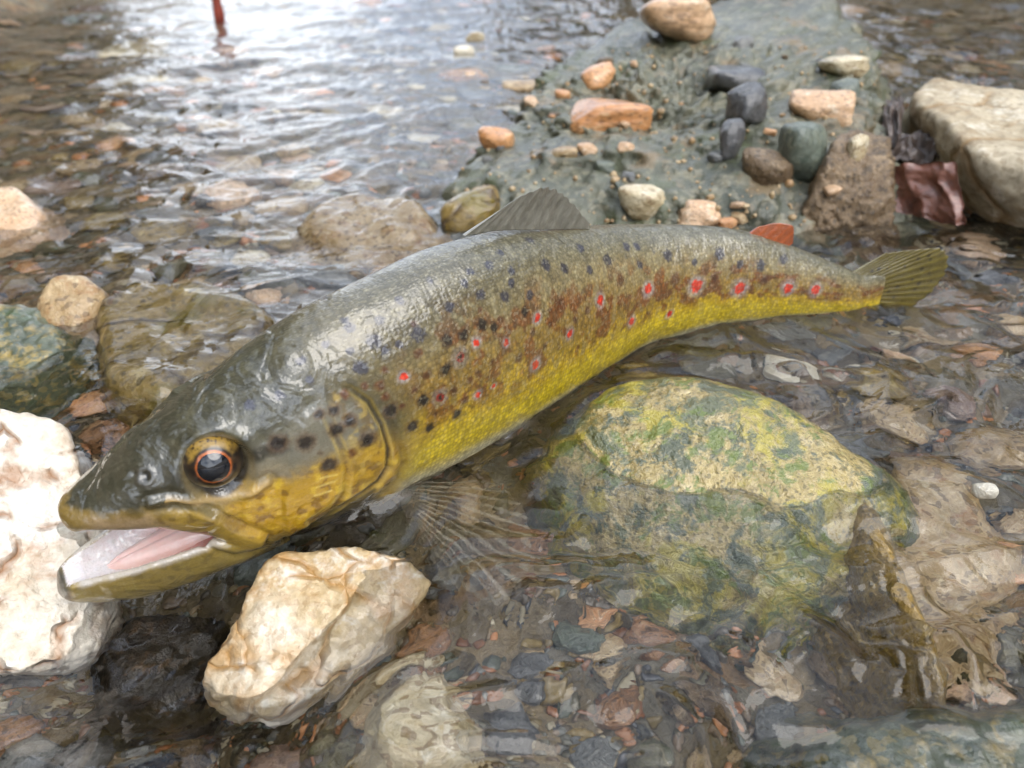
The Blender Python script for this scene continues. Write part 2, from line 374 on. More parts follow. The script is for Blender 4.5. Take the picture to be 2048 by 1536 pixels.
    put((part == 0)*g(ds, 6)*.75*(PX > 330), lin(200, 168, 110))
    fo = up_sk*sstep(10, 90, np.hypot(PX-655, PY-768))*(.9+.3*N1); fpz = up_sk*sstep(10, 90, np.hypot(PX-640, PY-800))*(.5+.5*N1)
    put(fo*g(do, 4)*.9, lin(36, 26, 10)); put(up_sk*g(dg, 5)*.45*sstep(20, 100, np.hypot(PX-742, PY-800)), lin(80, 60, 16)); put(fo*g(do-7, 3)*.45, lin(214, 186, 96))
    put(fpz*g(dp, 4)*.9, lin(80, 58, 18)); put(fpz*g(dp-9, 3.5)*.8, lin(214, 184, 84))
    for a_, b_ in [((632, 972), (668, 960)), ((628, 988), (662, 978)), ((640, 955), (672, 946))]: put(up_sk*g(dpoly(PX, PY, [a_, b_]), 1.8)*.7, lin(226, 200, 110))
    put(up_sk*g(dn, 11)*.9, lin(22, 20, 16)); put(up_sk*g(dn-17, 6)*.15, lin(92, 88, 90))
    put((part == 0)*sstep(64, 56, de), lin(44, 36, 22)); put((part == 0)*g(de-68, 6)*.5, lin(150, 132, 92))
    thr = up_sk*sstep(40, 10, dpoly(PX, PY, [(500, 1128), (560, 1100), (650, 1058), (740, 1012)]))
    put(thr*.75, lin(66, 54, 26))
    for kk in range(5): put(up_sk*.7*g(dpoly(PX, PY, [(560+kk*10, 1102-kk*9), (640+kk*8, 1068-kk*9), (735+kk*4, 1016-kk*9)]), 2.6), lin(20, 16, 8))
    opm = up_sk*sstep(0, 20, sdpoly(PX, PY, OPER+[(620, 1040), (690, 960), (690, 900), (650, 800)])); put(opm*sstep(.0, .5, fbm(v*2.1+40, 3))*.6, lin(104, 78, 24)); put(opm*sstep(.1, .6, -fbm(v*4+9, 2))*.4, lin(206, 176, 84))
    # lower jaw and mouth
    jaw = part == 2
    put(jaw*1., lin(150, 128, 64)); put(jaw*sstep(.15, .6, N2)*.6, lin(112, 94, 48)); put(jaw*sstep(.2, .6, -N1+.4*N2)*.5, lin(172, 152, 78))
    put(jaw*sstep(-.8, -1.2, h)*.75, lin(176, 160, 120))
    put(jaw*sstep(-.22, -.5, s+.08*N2)*sstep(-1.1, -.4, h)*.95, lin(60, 60, 58))
    rim = jaw*sstep(-.05, .16, h-np.interp(s, [-.6, -.2, .3, 1, 1.8, 2.6, 3.4], [-.44, -.04, .08, .22, .4, .52, .35])+.13+.04*N2)*sstep(-.25, -.05, s)*sstep(3.0, 2.5, s)
    put(rim*.95, lin(186, 178, 168))
    ins = (part == 1) | (part == 3)
    put(ins*1., lin(214, 206, 204)); put(ins*sstep(.9, 2.2, s+.2*N2), lin(222, 168, 158)); put(ins*sstep(2.2, 3.2, s), lin(190, 110, 98)); put(ins*sstep(.4, .9, N2)*.3, lin(190, 170, 170))
    # spots: a pixel of the photo gives a point on the skin, the spot is then a patch round that point
    face = nrm@np.array([0, -CS, SN]); near = np.where((l > -.6) & skin & (((v-np.array([0, 0, HC]))*nrm).sum(1) < 0))[0]
    nx, ny, _ = proj(v[near])
    n_warp = np.stack([fbm(v*5+9, 2), fbm(v*5+31, 2), fbm(v*5+57, 2)], 1)*.035
    vm = floc(s, np.abs(l), h)+n_warp
    N4 = noise3(v*13); near_s = np.argsort(s); s_sorted = s[near_s]
    def spot(px, py, r, kind):
        d2 = (nx-px)**2+(ny-py)**2; c = v[near[d2.argmin()]]; rr = r*rng.uniform(.95, 1.25)*proj(c)[2]/FPX
        sc, lc, hc = finv(c[None]); c = floc(sc, np.abs(lc), hc)[0]
        ix = near_s[np.searchsorted(s_sorted, sc[0]-rr*3-.2):np.searchsorted(s_sorted, sc[0]+rr*3+.2)]
        ix = ix[(part[ix] == 0) & (np.abs(h[ix]-hc[0]) < rr*3+.3)]
        d = np.linalg.norm(vm[ix]-c, axis=1)/rr+.12*N4[ix]; n4 = N4[ix]
        if kind == 'red':
            put(sstep(2.5, 1.3, d+.35*n4)*(.55+.6*n4), lin(180, 172, 174), ix); put(sstep(1.3, .85, d+.15*n4), lin(224, 52, 26), ix)
        elif kind == 'dred':
            put(sstep(2.6, 1.6, d)*(.5+.35*n4), lin(140, 134, 132), ix); put(sstep(1.2, .8, d), lin(150, 34, 18), ix); put(sstep(.7, .3, d+.3*n4), lin(34, 14, 10), ix)
        elif kind == 'blk':
            put(sstep(2.2, .9, d+.2*n4)*.6, lin(92, 58, 26), ix); put(sstep(1.55, .7, d+.15*n4)*.97, lin(22, 14, 10), ix)
        elif kind == 'brn':
            put(sstep(1.5, .5, d)*.85, lin(98, 50, 12), ix); put(sstep(.8, .2, d)*.5, lin(54, 26, 10), ix)
        else:
            put(sstep(1.6, .8, d+.25*n4)*.92, lin(44, 44, 60), ix)
    for a in [(808, 753, 8), (953, 686, 7), (1013, 686, 6), (1075, 637, 8), (1140, 667, 8), (1071, 728, 8), (1200, 600, 10), (1297, 578, 10), (1392, 572, 10), (1479, 577, 10), (1576, 577, 9), (1631, 580, 8), (1263, 643, 7), (1339, 628, 6), (956, 790, 7), (988, 772, 4)]: spot(*a, 'red')
    for a in [(920, 716, 10), (880, 795, 9)]: spot(*a, 'dred')
    for a in [(895, 679, 9), (927, 671, 9), (964, 649, 8), (988, 655, 8), (1050, 625, 8), (892, 738, 9), (783, 822, 11), (823, 853, 10), (859, 855, 9), (914, 829, 7), (848, 800, 9),
              (736, 880, 14), (657, 929, 13), (674, 860, 12), (699, 841, 11), (612, 884, 12), (556, 888, 12), (666, 820, 9), (638, 830, 7), (640, 905, 5)]: spot(*a, 'blk')
    for a in [(770, 700, 7), (800, 690, 7), (700, 700, 7), (690, 640, 7), (650, 690, 7), (600, 720, 7), (760, 640, 7), (1180, 540, 7), (1280, 530, 7), (1390, 525, 7), (1480, 530, 7)]: spot(*a, 'nvy')
    for a in [(690, 790, 8), (730, 772, 8), (772, 792, 8), (806, 812, 7), (870, 828, 7), (930, 800, 7), (955, 745, 7), (985, 725, 7), (1000, 640, 7), (1030, 655, 7), (1100, 622, 7), (960, 622, 7), (770, 740, 7), (830, 780, 7), (1090, 690, 7), (1150, 640, 7)]: spot(*a, 'brn')
    for a in [(835, 707, 10), (853, 750, 10), (908, 783, 10), (1040, 717, 10), (703, 907, 13), (1065, 665, 8), (940, 760, 8), (1175, 622, 9), (830, 650, 8), (760, 770, 10), (1120, 605, 13), (1240, 560, 12), (1350, 560, 11), (1430, 555, 11), (1530, 560, 10), (1100, 650, 8)]: spot(*a, 'brn')
    for a in [(838, 667, 11), (748, 682, 10), (900, 615, 9), (962, 590, 9), (1010, 594, 10), (1092, 530, 10), (1129, 538, 10), (1023, 540, 9), (977, 530, 9), (942, 543, 8), (1060, 590, 8), (1214, 520, 10), (1336, 510, 9), (1440, 508, 9), (1162, 497, 8), (1060, 480, 8), (1253, 493, 7), (1273, 493, 7), (720, 735, 11), (927, 565, 8), (1023, 567, 8), (800, 600, 7), (1522, 530, 8), (1568, 517, 7), (500, 810, 9), (560, 790, 8), (620, 760, 8), (700, 655, 8), (860, 560, 7), (1000, 505, 7)]: spot(*a, 'nvy')
    ang = np.arctan2((h-.5*(zt+zb))/(zt-zb), l/np.maximum(pchip(F_S, F_A, s), .2)*.5)
    uv = np.stack([s, ang*(zt-zb)*.42, 0*s], 1)
    body = (1-head)*(part == 0)
    rgba = np.concatenate([np.clip(col, .003, .9), np.ones((len(v), 1))], 1)
    # --- skin material
    m = NT('trout_skin'); at = m.node('ShaderNodeAttribute', _attribute_name='Col'); uvn = m.node('ShaderNodeAttribute', _attribute_name='scale_uv'); bd = m.node('ShaderNodeAttribute', _attribute_name='body'); mo = m.node('ShaderNodeAttribute', _attribute_name='mouth')
    vo = m.node('ShaderNodeTexVoronoi', Vector=uvn.outputs['Vector'], Scale=9.0, Randomness=.5)
    vec = m.coord()
    grain = m.noise(vec, 22, 3, .6)
    wob = m.noise(vec, 1.3, 2, .45, 1.0)
    sc = m.math('MULTIPLY', m.mapr(vo.outputs['Distance'], .1, .6, 0, 1), bd.outputs['Fac'])
    cellr = m.node('ShaderNodeSeparateColor', i0=vo.outputs['Color']).outputs[0]
    acol = m.mix(m.math('MULTIPLY', bd.outputs['Fac'], 1.0), at.outputs['Color'], m.mix(1., at.outputs['Color'], m.ramp(cellr, [(0, (.72, .7, .66, 1)), (.5, (1, 1, 1, 1)), (1, (1.25, 1.24, 1.2, 1))]), 'MULTIPLY'))
    c1 = m.mix(m.math('MULTIPLY', sc, .4), acol, (.02, .016, .008, 1))
    spark = m.math('MULTIPLY', m.mapr(m.node('ShaderNodeTexVoronoi', Vector=uvn.outputs['Vector'], Scale=16.0).outputs['Color'], .62, .9), m.math('ADD', bd.outputs['Fac'], .35))
    c2 = m.mix(m.math('MULTIPLY', spark, .12), c1, (.62, .58, .42, 1))
    c3 = m.mix(m.mapr(grain, .45, .75, 0, .35), c2, m.mix(1.0, c2, (.45, .42, .36, 1), 'MULTIPLY'))
    b1 = m.bump(m.mapr(vo.outputs['Distance'], 0, .6, 1, 0), .012, bd.outputs['Fac'] if False else .5)
    b2 = m.bump(grain, .012, .5, b1)
    cb = m.bump(wob, .26, m.mapr(bd.outputs['Fac'], 0, 1, .8, .38))
    cb2 = m.bump(m.noise(vec, 9, 2, .5, .6), .022, .6, m.bump(m.math('MULTIPLY', m.mapr(vo.outputs['Distance'], 0, .6, 1, 0), bd.outputs['Fac']), .010, .6, cb))
    m.bsdf(Base__Color=c3, Roughness=.45, Normal=b2, Coat__Weight=m.math('MULTIPLY', m.mapr(mo.outputs['Fac'], 0, 1, 1, .6), m.mapr(bd.outputs['Fac'], 0, 1, 1, .75)), Coat__Roughness=m.mapr(bd.outputs['Fac'], 0, 1, .03, .14), Coat__IOR=1.7, Coat__Normal=cb2, Subsurface__Weight=m.mapr(mo.outputs['Fac'], 0, 1, 0, .25), Subsurface__Radius=(.004, .0015, .001), Metallic=m.math('MULTIPLY', bd.outputs['Fac'], .1))
    root = bpy.data.objects.new('trout', None); COL.objects.link(root)
    tag(root, 'spotted brown trout with golden flank lying open-mouthed in the shallow stream', 'fish')
    bo = add_mesh('body', v, q, m.m, root, attrs=dict(Col=rgba, scale_uv=uv, body=body.astype(float), mouth=((part == 1) | (part == 3)).astype(float)))
    return root, v, nrm, s, l, h
trout, FV, FN, FSs, FLl, FHh = build_trout()
fish_kd = kdtree.KDTree(len(FV[::4]))
for _i, _c in enumerate(FV[::4]): fish_kd.insert(_c, _i)
fish_kd.balance()
def skin_at(px, py):            # point of the trout's near flank seen at a photo pixel
    m = np.where(((FV-np.array([0, 0, HC]))*FN).sum(1) < 0)[0]; x, y, f = proj(FV[m])
    d = (x-px)**2+(y-py)**2; c = m[np.argsort(d)[:40]]
    j = c[np.argmin(proj(FV[c])[2])]; return FV[j], FN[j]
# ---- eye and fins
def fpix(px, py, l=0.0):        # (s, h) of the point at offset l from the trout's midplane seen at a pixel
    s = np.linspace(-1, SLEN+6, 900); best = None
    o, n, u, _ = fframe(s); hs = np.linspace(-3, 8, 221)
    p = o[:, None]+l*n[:, None]+hs[None, :, None]*u[:, None]; x, y, f = proj(p)
    d = np.hypot(x-px, y-py); i = np.unravel_index(d.argmin(), d.shape); return s[i[0]], hs[i[1]]
def fp(px, py, l=0.0):
    s, h = fpix(px, py, l); return floc(s, l, h)
def curve(pts, u):
    pts = np.asarray(pts, float); d = np.r_[0, np.cumsum(np.linalg.norm(np.diff(pts, axis=0), axis=1))]; d /= d[-1]
    return np.stack([pchip(d, pts[:, k], u) for k in range(3)], -1)
def fin(name, base, tip, rays, mat, th=.05, bow=None, nu=90, nw=36, ragged=.0, ridge=.02):
    u = np.linspace(0, 1, nu); w = np.linspace(0, 1, nw)
    B, T = curve(base, u), curve(tip, u)
    ray_ = np.cos(u*rays*2*np.pi)
    T = B+(T-B)*(1+ragged*(.5*ray_+.8*noise3(np.stack([u*9, 0*u+3.3, 0*u], -1))))[:, None]
    p = B[:, None]*(1-w[None, :, None])+T[:, None]*w[None, :, None]
    du = np.gradient(p, axis=0); dw = np.gradient(p, axis=1); n = np.cross(du, dw); n /= np.linalg.norm(n, axis=-1)[..., None]+1e-9
    if bow is not None: p = p+np.asarray(bow)*(np.sin(w*np.pi)[None, :, None])
    t = th*(1-.85*w[None])*np.ones((nu, 1)); r = ridge*(1-.5*w)[None]*ray_[:, None]+.03*noise3(p*1.3)
    a = p+n*(t*.5+r)[..., None]; b = p+n*(r-t*.5)[..., None]
    V = np.vstack([a.reshape(-1, 3), b.reshape(-1, 3)]); f = grid_faces(nu, nw); N = nu*nw
    F = np.vstack([f, f[:, ::-1]+N]); idx = np.arange(N).reshape(nu, nw)
    rim = []
    for e in (idx[:, 0][::-1], idx[:, -1], idx[0], idx[-1][::-1]): rim += [[e[i], e[i+1], e[i+1]+N, e[i]+N] for i in range(len(e)-1)]
    F = np.vstack([F, np.array(rim)[:, ::-1]])
    at = np.tile((.5+.5*ray_)[:, None]*np.ones((1, nw)), (2, 1)).ravel(); ww = np.tile(w[None]*np.ones((nu, 1)), (2, 1)).ravel()
    return add_mesh(name, V, F, mat, trout, attrs=dict(ray=at, reach=ww))
def fin_mat(name, c_ray, c_mem, alpha_ray, alpha_mem, spots=None):
    m = NT(name); a = m.node('ShaderNodeAttribute', _attribute_name='ray').outputs['Fac']; v = m.coord()
    n = m.noise(v, 4, 4, .6); a2 = m.mapr(a, .55, .95)
    c = m.mix(a2, c_mem, c_ray); c = m.mix(m.mapr(n, .35, .75, 0, .6), c, m.mix(1., c, (.35, .33, .3, 1), 'MULTIPLY'))
    if spots: c = m.mix(m.mapr(m.node('ShaderNodeTexVoronoi', Vector=v, Scale=2.6).outputs['Distance'], .16, .24, .85, 0), c, spots)
    m.bsdf(Base__Color=c, Roughness=.3, Alpha=m.mapr(a2, 0, 1, alpha_mem, alpha_ray), Coat__Weight=.8, Coat__Roughness=.08, Normal=m.bump(m.noise(v, 6, 3, .6, .6), .05, .6))
    return m.m
FM_D = fin_mat('dorsal_fin_skin', lin4(124, 122, 112), lin4(116, 114, 104), 1, .97)
FM_A = fin_mat('adipose_fin_skin', lin4(168, 84, 40), lin4(148, 76, 38), 1, 1)
FM_C = fin_mat('tail_fin_skin', lin4(112, 100, 40), lin4(90, 80, 34), 1, 1, lin4(40, 32, 16))
FM_P = fin_mat('pectoral_fin_skin', lin4(190, 180, 158), lin4(128, 112, 90), .22, .10)
fin('dorsal_fin', [fp(925, 470), fp(985, 462), fp(1060, 458), fp(1120, 456), fp(1175, 456)], [fp(1000, 418), fp(1062, 383), fp(1092, 374), fp(1122, 386), fp(1178, 446)], 12, FM_D, .09, None, 120, 40, .05, .006)
fin('adipose_fin', [fp(1490, 472), fp(1520, 478), fp(1548, 488), fp(1568, 496)], [fp(1515, 455), fp(1552, 445), fp(1586, 452), fp(1586, 488)], 5, FM_A, .16, None, 50, 24, 0, .004)
fin('tail_fin', [fp(1698, 546), fp(1702, 565), fp(1702, 590), fp(1696, 610)], [fp(1770, 507), fp(1850, 496), fp(1890, 502), fp(1892, 540), fp(1870, 575), fp(1835, 605), fp(1800, 635)], 16, FM_C, .12, None, 120, 40, .02, .012)
pz = lambda x, y, z: P(x, y, z)
_pb = [pz(775, 975, .15), pz(790, 992, .0), pz(800, 1006, -.2)]
fin('pectoral_fin', _pb, [pz(1010, 985, -.75), pz(1062, 1070, -.85), pz(1058, 1150, -.9), pz(1000, 1228, -.95), pz(925, 1200, -.95), pz(850, 1140, -.95)], 15, FM_P, .03, (0, 0, .25), 180, 50, .012, .006)
_ab = fp(1500, 645, .3); _ab2 = fp(1600, 636, .25)
fin('anal_fin', [_ab-np.array([0, 0, .35]), (_ab+_ab2)/2-np.array([0, 0, .35]), _ab2-np.array([0, 0, .3])], [pz(1560, 700, -.9), pz(1640, 690, -1.0), pz(1660, 662, -.9)], 9, FM_D, .08, None, 60, 24, .02, .02)
_vb = fp(1300, 690, 1.0); _vb2 = fp(1350, 675, .9)
fin('pelvic_fin', [_vb-np.array([0, 0, .7]), (_vb+_vb2)/2-np.array([0, 0, .75]), _vb2-np.array([0, 0, .7])], [pz(1370, 735, -1.3), pz(1440, 725, -1.35), pz(1450, 700, -1.3)], 8, FM_D, .08, None, 50, 20, .02, .02)
# eye
EC = floc(3.05, .80, 2.84); ER = .64
_o, _n, _u, _t = fframe(np.array(3.05)); _cd = np.array([0, 0, HC])-EC; _cd /= np.linalg.norm(_cd); _ax = _cd-np.array([0, 0, .36])-_t*.04; _ax /= np.linalg.norm(_ax)
_ey = _u-_ax*(_u@_ax); _ey /= np.linalg.norm(_ey); _ex = np.cross(_ey, _ax)
def dome(r, a0, a1, na, nb, bulge=0):
    a = np.linspace(a0, a1, na); b = np.linspace(0, 2*np.pi, nb, endpoint=False)
    A, Bb = np.meshgrid(a, b, indexing='ij'); rr = r*(1+bulge*np.exp(-(A/.6)**2))
    loc_ = np.stack([rr*np.sin(A)*np.cos(Bb), rr*np.sin(A)*np.sin(Bb), rr*np.cos(A)], -1)
    return loc_.reshape(-1, 3), (EC+loc_[..., :1]*_ex+loc_[..., 1:2]*_ey+loc_[..., 2:3]*_ax).reshape(-1, 3), A.ravel(), Bb.ravel()
lc, wv, A, Bb = dome(ER, 1e-3, 2.2, 70, 120, .04)
deg = np.degrees(A); up_ = np.sin(Bb); nz = fbm(lc*6, 3)
ec = np.tile(lin(26, 20, 18), (len(A), 1)); 
def em(m, c): 
    global ec
    m = np.clip(m, 0, 1)[:, None]; ec = ec*(1-m)+c*m
em(sstep(-.2, .4, nz)*.6, lin(58, 40, 24))
em(sstep(.25, .75, up_+.25*nz)*sstep(36, 44, deg), lin(140, 112, 48)); em(sstep(.2, .8, up_)*sstep(.1, .6, fbm(lc*14, 2))*sstep(38, 46, deg), lin(60, 44, 30))
em(sstep(64, 76, deg)*.8, lin(96, 84, 62)); em(sstep(78, 90, deg), lin(60, 54, 44))
em(np.exp(-((deg-30.5-2*nz)/2.5)**2), lin(176, 98, 48)); em(sstep(29, 28, deg), lin(6, 8, 14))
m = NT('eye_skin'); at = m.node('ShaderNodeAttribute', _attribute_name='Col')
m.bsdf(Base__Color=at.outputs['Color'], Roughness=.3, Coat__Weight=1.0, Coat__Roughness=.02, Coat__IOR=1.4)
eye = add_mesh('eye', wv, grid_faces(70, 120, True), m.m, trout, attrs=dict(Col=np.c_[ec, np.ones(len(ec))]))
m = NT('pupil_black'); m.bsdf(Base__Color=(.004, .005, .008, 1), Roughness=.05, Coat__Weight=1., Coat__Roughness=.01)
_, wv, _, _ = dome(ER*1.012, 1e-3, math.radians(28.5), 16, 60, .045); add_mesh('pupil', wv, grid_faces(16, 60, True), m.m, eye)
m = NT('iris_copper'); vv_ = m.coord(); m.bsdf(Base__Color=m.ramp(m.noise(vv_, 12, 2), [(.3, lin4(196, 108, 50)), (.7, lin4(126, 62, 30))]), Roughness=.3, Metallic=.3, Coat__Weight=1.)
_, wv, _, _ = dome(ER*1.014, math.radians(28.3), math.radians(30.8), 5, 80, .045); add_mesh('iris_ring', wv, grid_faces(5, 80, True), m.m, eye)
# tongue
ts = np.linspace(.35, 3.0, 40); tl = np.linspace(-1, 1, 30)
ta = pchip([.35, .6, 1.2, 2.2, 3.0], [.05, .26, .42, .55, .6], ts); tz = pchip([.35, .7, 1.5, 2.3, 3.0], [-.38, -.18, .0, .16, .28], ts)
hh = tz[:, None]+.0-.34*np.abs(tl)[None]**2.2-.05*np.exp(-(tl/.12)**2)[None]
m = NT('tongue_flesh'); v_ = m.coord(); m.bsdf(Base__Color=m.ramp(m.noise(v_, 3, 4), [(.3, lin4(232, 204, 196)), (.7, lin4(226, 186, 176))]), Roughness=.3, Coat__Weight=.7, Subsurface__Weight=.3, Subsurface__Radius=(.004, .0015, .001), Normal=m.bump(m.noise(v_, 9, 3), .03, .5))
add_mesh('tongue', floc(ts[:, None], ta[:, None]*tl[None], hh).reshape(-1, 3), grid_faces(40, 30), m.m, trout)
# small teeth along the rim of the lower jaw
tv, tf, o_ = [], [], 0
for k_ in range(30):
    s_ = .0+2.3*k_/30; a_ = float(pchip([-.62, -.5, -.2, .3, 1, 1.8, 2.6], [.14, .33, .48, .64, .86, 1.06, 1.2], np.array([s_]))[0])-.12; r_ = float(pchip([-.62, -.5, -.2, .3, 1, 1.8, 2.6], [-.44, -.2, -.04, .08, .22, .4, .52], np.array([s_]))[0])
    for sg_ in (-1, 1):
        an = np.arange(6)*np.pi/3; ring = np.stack([s_+.022*np.cos(an), sg_*a_+.022*np.sin(an), 0*an+r_-.10], 1)
        q_ = np.vstack([ring, [[s_+.03, sg_*(a_-.03), r_+.015+.03*math.sin(k_*2.3)]]]); tv.append(floc(q_[:, 0], q_[:, 1], q_[:, 2])); tf += [[o_+i, o_+(i+1) % 6, o_+6] for i in range(6)]; o_ += 7
m = NT('tooth_ivory'); m.bsdf(Base__Color=L4(226, 218, 200) if 'L4' in globals() else lin4(226, 218, 200), Roughness=.3, Coat__Weight=.5)
add_mesh('tooth_row', np.vstack(tv), tf, m.m, trout)
# ------------------------------------------------------------------ materials of stone
def stone_mat(name, c1, c2, c3, speck=None, scale=.5, stain=None, crack=0, moss=None, rough=.42, coat=.6, rnd=True, speck_scale=6, bump=.06, spk_amt=.7, moss_lv=.56, patch_lv=.55, coarse=.0):
    """c1/c2 broad blotches, c3 finer flecks, stain = colour in cracks and hollows, moss = list of colours laid over in patches"""
    m = NT(name); v = m.coord(rnd=rnd)
    w = m.node('ShaderNodeVectorMath', _operation='ADD', i0=v, i1=m.node('ShaderNodeVectorMath', _operation='SCALE', i0=m.node('ShaderNodeTexNoise', Vector=v, Scale=scale*1.7, Detail=2.).outputs['Color'], Scale=.9/scale*.5).outputs[0]).outputs[0]
    n1 = m.noise(w, scale, 3, .6); n2 = m.noise(v, scale*3.3, 4, .65); n3 = m.noise(v, scale*13, 2, .6); n4 = m.noise(v, 26, 1, .6)
    c = m.mix(m.mapr(n1, .40, .60), c1, c2)
    c = m.mix(m.mapr(n2, patch_lv, patch_lv+.12), c, c3)
    c = m.mix(m.mapr(n3, .35, .7, 0, .55), c, m.mix(1., c, (.5, .47, .42, 1), 'MULTIPLY'))
    if speck is not None:
        vo = m.node('ShaderNodeTexVoronoi', Vector=v, Scale=speck_scale); k = m.mapr(vo.outputs['Color'], .70, .78)
        c = m.mix(m.math('MULTIPLY', k, spk_amt), c, speck)
    h = m.math('ADD', m.math('MULTIPLY', n2, 1.0), m.math('MULTIPLY', n3, .35)); h = m.math('ADD', h, m.math('MULTIPLY', n4, .12))
    if crack:
        vc = m.node('ShaderNodeTexVoronoi', Vector=w, Scale=crack, _feature='DISTANCE_TO_EDGE'); ck = m.mapr(vc.outputs['Distance'], .0, .055, 1, 0)
        ck = m.math('MULTIPLY', ck, m.mapr(m.noise(v, crack*2.2, 3), .38, .54))
        h = m.math('SUBTRACT', h, m.math('MULTIPLY', ck, .9))
        c = m.mix(m.math('MULTIPLY', ck, .85), c, stain if stain is not None else (.05, .03, .02, 1))
    if stain is not None:
        c = m.mix(m.mapr(m.noise(w, scale*2.1, 4, .7), .52, .72, 0, .85), c, stain)
    if moss is not None:
        for i, mc in enumerate(moss):
            nn = m.noise(m.node('ShaderNodeVectorMath', _operation='ADD', i0=w, i1=(11.*i+5, 3., 7.*i)).outputs[0], scale*(1.1+.5*i), 5, .70)
            c = m.mix(m.mapr(nn, moss_lv+.015*i, moss_lv+.07+.015*i, 0, .9), c, mc)
    if coarse: h = m.math('ADD', h, m.math('MULTIPLY', m.noise(v, scale*.9, 3), coarse))
    m.bsdf(Base__Color=c, Roughness=rough, Coat__Weight=coat, Coat__Roughness=.12, Coat__IOR=1.34, Normal=m.bump(h, bump*2.2, .8), Coat__Normal=m.bump(h, bump*1.6, .7))
    return m.m
L4 = lin4
M = dict(
 quartz=stone_mat('white_quartz', L4(226, 218, 204), L4(206, 190, 166), L4(232, 228, 218), None, .28, L4(150, 104, 62), .55, None, .5, .3, True, 6, .09),
 quartz2=stone_mat('cream_quartz', L4(214, 204, 186), L4(192, 170, 132), L4(224, 218, 206), L4(130, 100, 62), .34, L4(168, 126, 70), .5, None, .38, .55, True, 9, .05, .3),
 mossy=stone_mat('mossy_stone', L4(168, 150, 98), L4(142, 126, 78), L4(192, 176, 134), L4(70, 64, 34), .46, None, 0, [L4(156, 144, 56), L4(84, 92, 68), L4(68, 78, 62), L4(92, 106, 42)], .40, .75, False, 14, .11, .6, .50),
 algae=stone_mat('algae_stone', L4(92, 98, 76), L4(74, 82, 66), L4(140, 124, 76), L4(160, 138, 76), .4, None, 0, [L4(66, 80, 50), L4(152, 130, 66)], .35, .9, True, 6, .06, .4),
 silt=stone_mat('grey_green_silt', L4(96, 98, 80), L4(72, 76, 62), L4(124, 120, 98), L4(160, 152, 126), .22, None, 0, [L4(78, 84, 56), L4(120, 104, 78), L4(66, 70, 58)], .40, .7, False, 3.2, .16, .3, .55, .53, 1.6),
 slab=stone_mat('pale_weathered_stone', L4(196, 184, 160), L4(172, 158, 132), L4(214, 206, 188), L4(120, 104, 80), .18, L4(140, 112, 72), .2, None, .75, .1, True, 5, .07, .4),
 brown=stone_mat('rough_brown_stone', L4(134, 112, 84), L4(108, 88, 62), L4(160, 138, 108), L4(60, 48, 34), .5, L4(86, 64, 40), 0, None, .45, .5, True, 6, .16),
 yellow=stone_mat('yellow_algae_stone', L4(142, 118, 62), L4(118, 98, 48), L4(176, 156, 104), L4(80, 66, 36), .3, None, .3, [L4(108, 94, 28)], .4, .6, True, 6, .07),
 olive=stone_mat('olive_stone', L4(104, 98, 74), L4(88, 84, 66), L4(132, 122, 92), L4(64, 58, 42), .4, None, 0, [L4(74, 78, 40)], .42, .6),
 orange=stone_mat('orange_granite', L4(206, 156, 108), L4(190, 134, 84), L4(222, 184, 142), L4(70, 46, 30), .6, None, 0, None, .35, .7, True, 9, .04, .5),
 salmon=stone_mat('salmon_granite', L4(216, 184, 150), L4(204, 166, 128), L4(226, 204, 176), L4(110, 84, 64), .7, None, 0, None, .42, .6, True, 9, .05, .5),
 tan=stone_mat('tan_stone', L4(184, 160, 122), L4(164, 138, 98), L4(202, 184, 150), L4(100, 80, 56), .6, L4(140, 96, 50), 0, None, .42, .6),
 cream=stone_mat('cream_stone', L4(208, 196, 166), L4(190, 172, 136), L4(222, 214, 194), L4(130, 106, 74), .6, None, 0, None, .42, .6),
 rust=stone_mat('rust_stone', L4(150, 108, 70), L4(130, 90, 54), L4(172, 134, 94), L4(60, 40, 26), .6, None, 0, None, .4, .6),
 grey=stone_mat('grey_stone', L4(112, 112, 108), L4(96, 98, 98), L4(136, 134, 126), L4(66, 66, 64), .6, None, 0, None, .4, .7),
 slate=stone_mat('dark_slate', L4(84, 84, 84), L4(72, 72, 73), L4(102, 101, 99), L4(44, 44, 48), .6, None, 0, None, .28, .9),
 green=stone_mat('blue_green_stone', L4(104, 112, 100), L4(88, 96, 86), L4(126, 130, 112), L4(70, 80, 70), .5, None, 0, None, .38, .7),
 pink=stone_mat('dull_pink_stone', L4(150, 126, 110), L4(132, 108, 94), L4(168, 146, 128), L4(96, 78, 66), .6, None, 0, None, .42, .6),
 white=stone_mat('white_pebble', L4(226, 220, 204), L4(212, 202, 180), L4(234, 230, 220), None, .7, None, 0, None, .38, .5),
 spillbrown=stone_mat('olive_brown_spill', L4(138, 112, 54), L4(110, 88, 40), L4(170, 142, 72), L4(70, 56, 28), .5, None, 0, [L4(104, 92, 34)], .3, .9, False, 9, .07),
 dark=stone_mat('dark_brown_shade_stone', L4(40, 30, 20), L4(28, 21, 14), L4(78, 54, 24), L4(20, 15, 10), .5, None, 0, None, .5, .2),  # brown lowered to paint in the shade under the jaw; dark pebbles share it
)
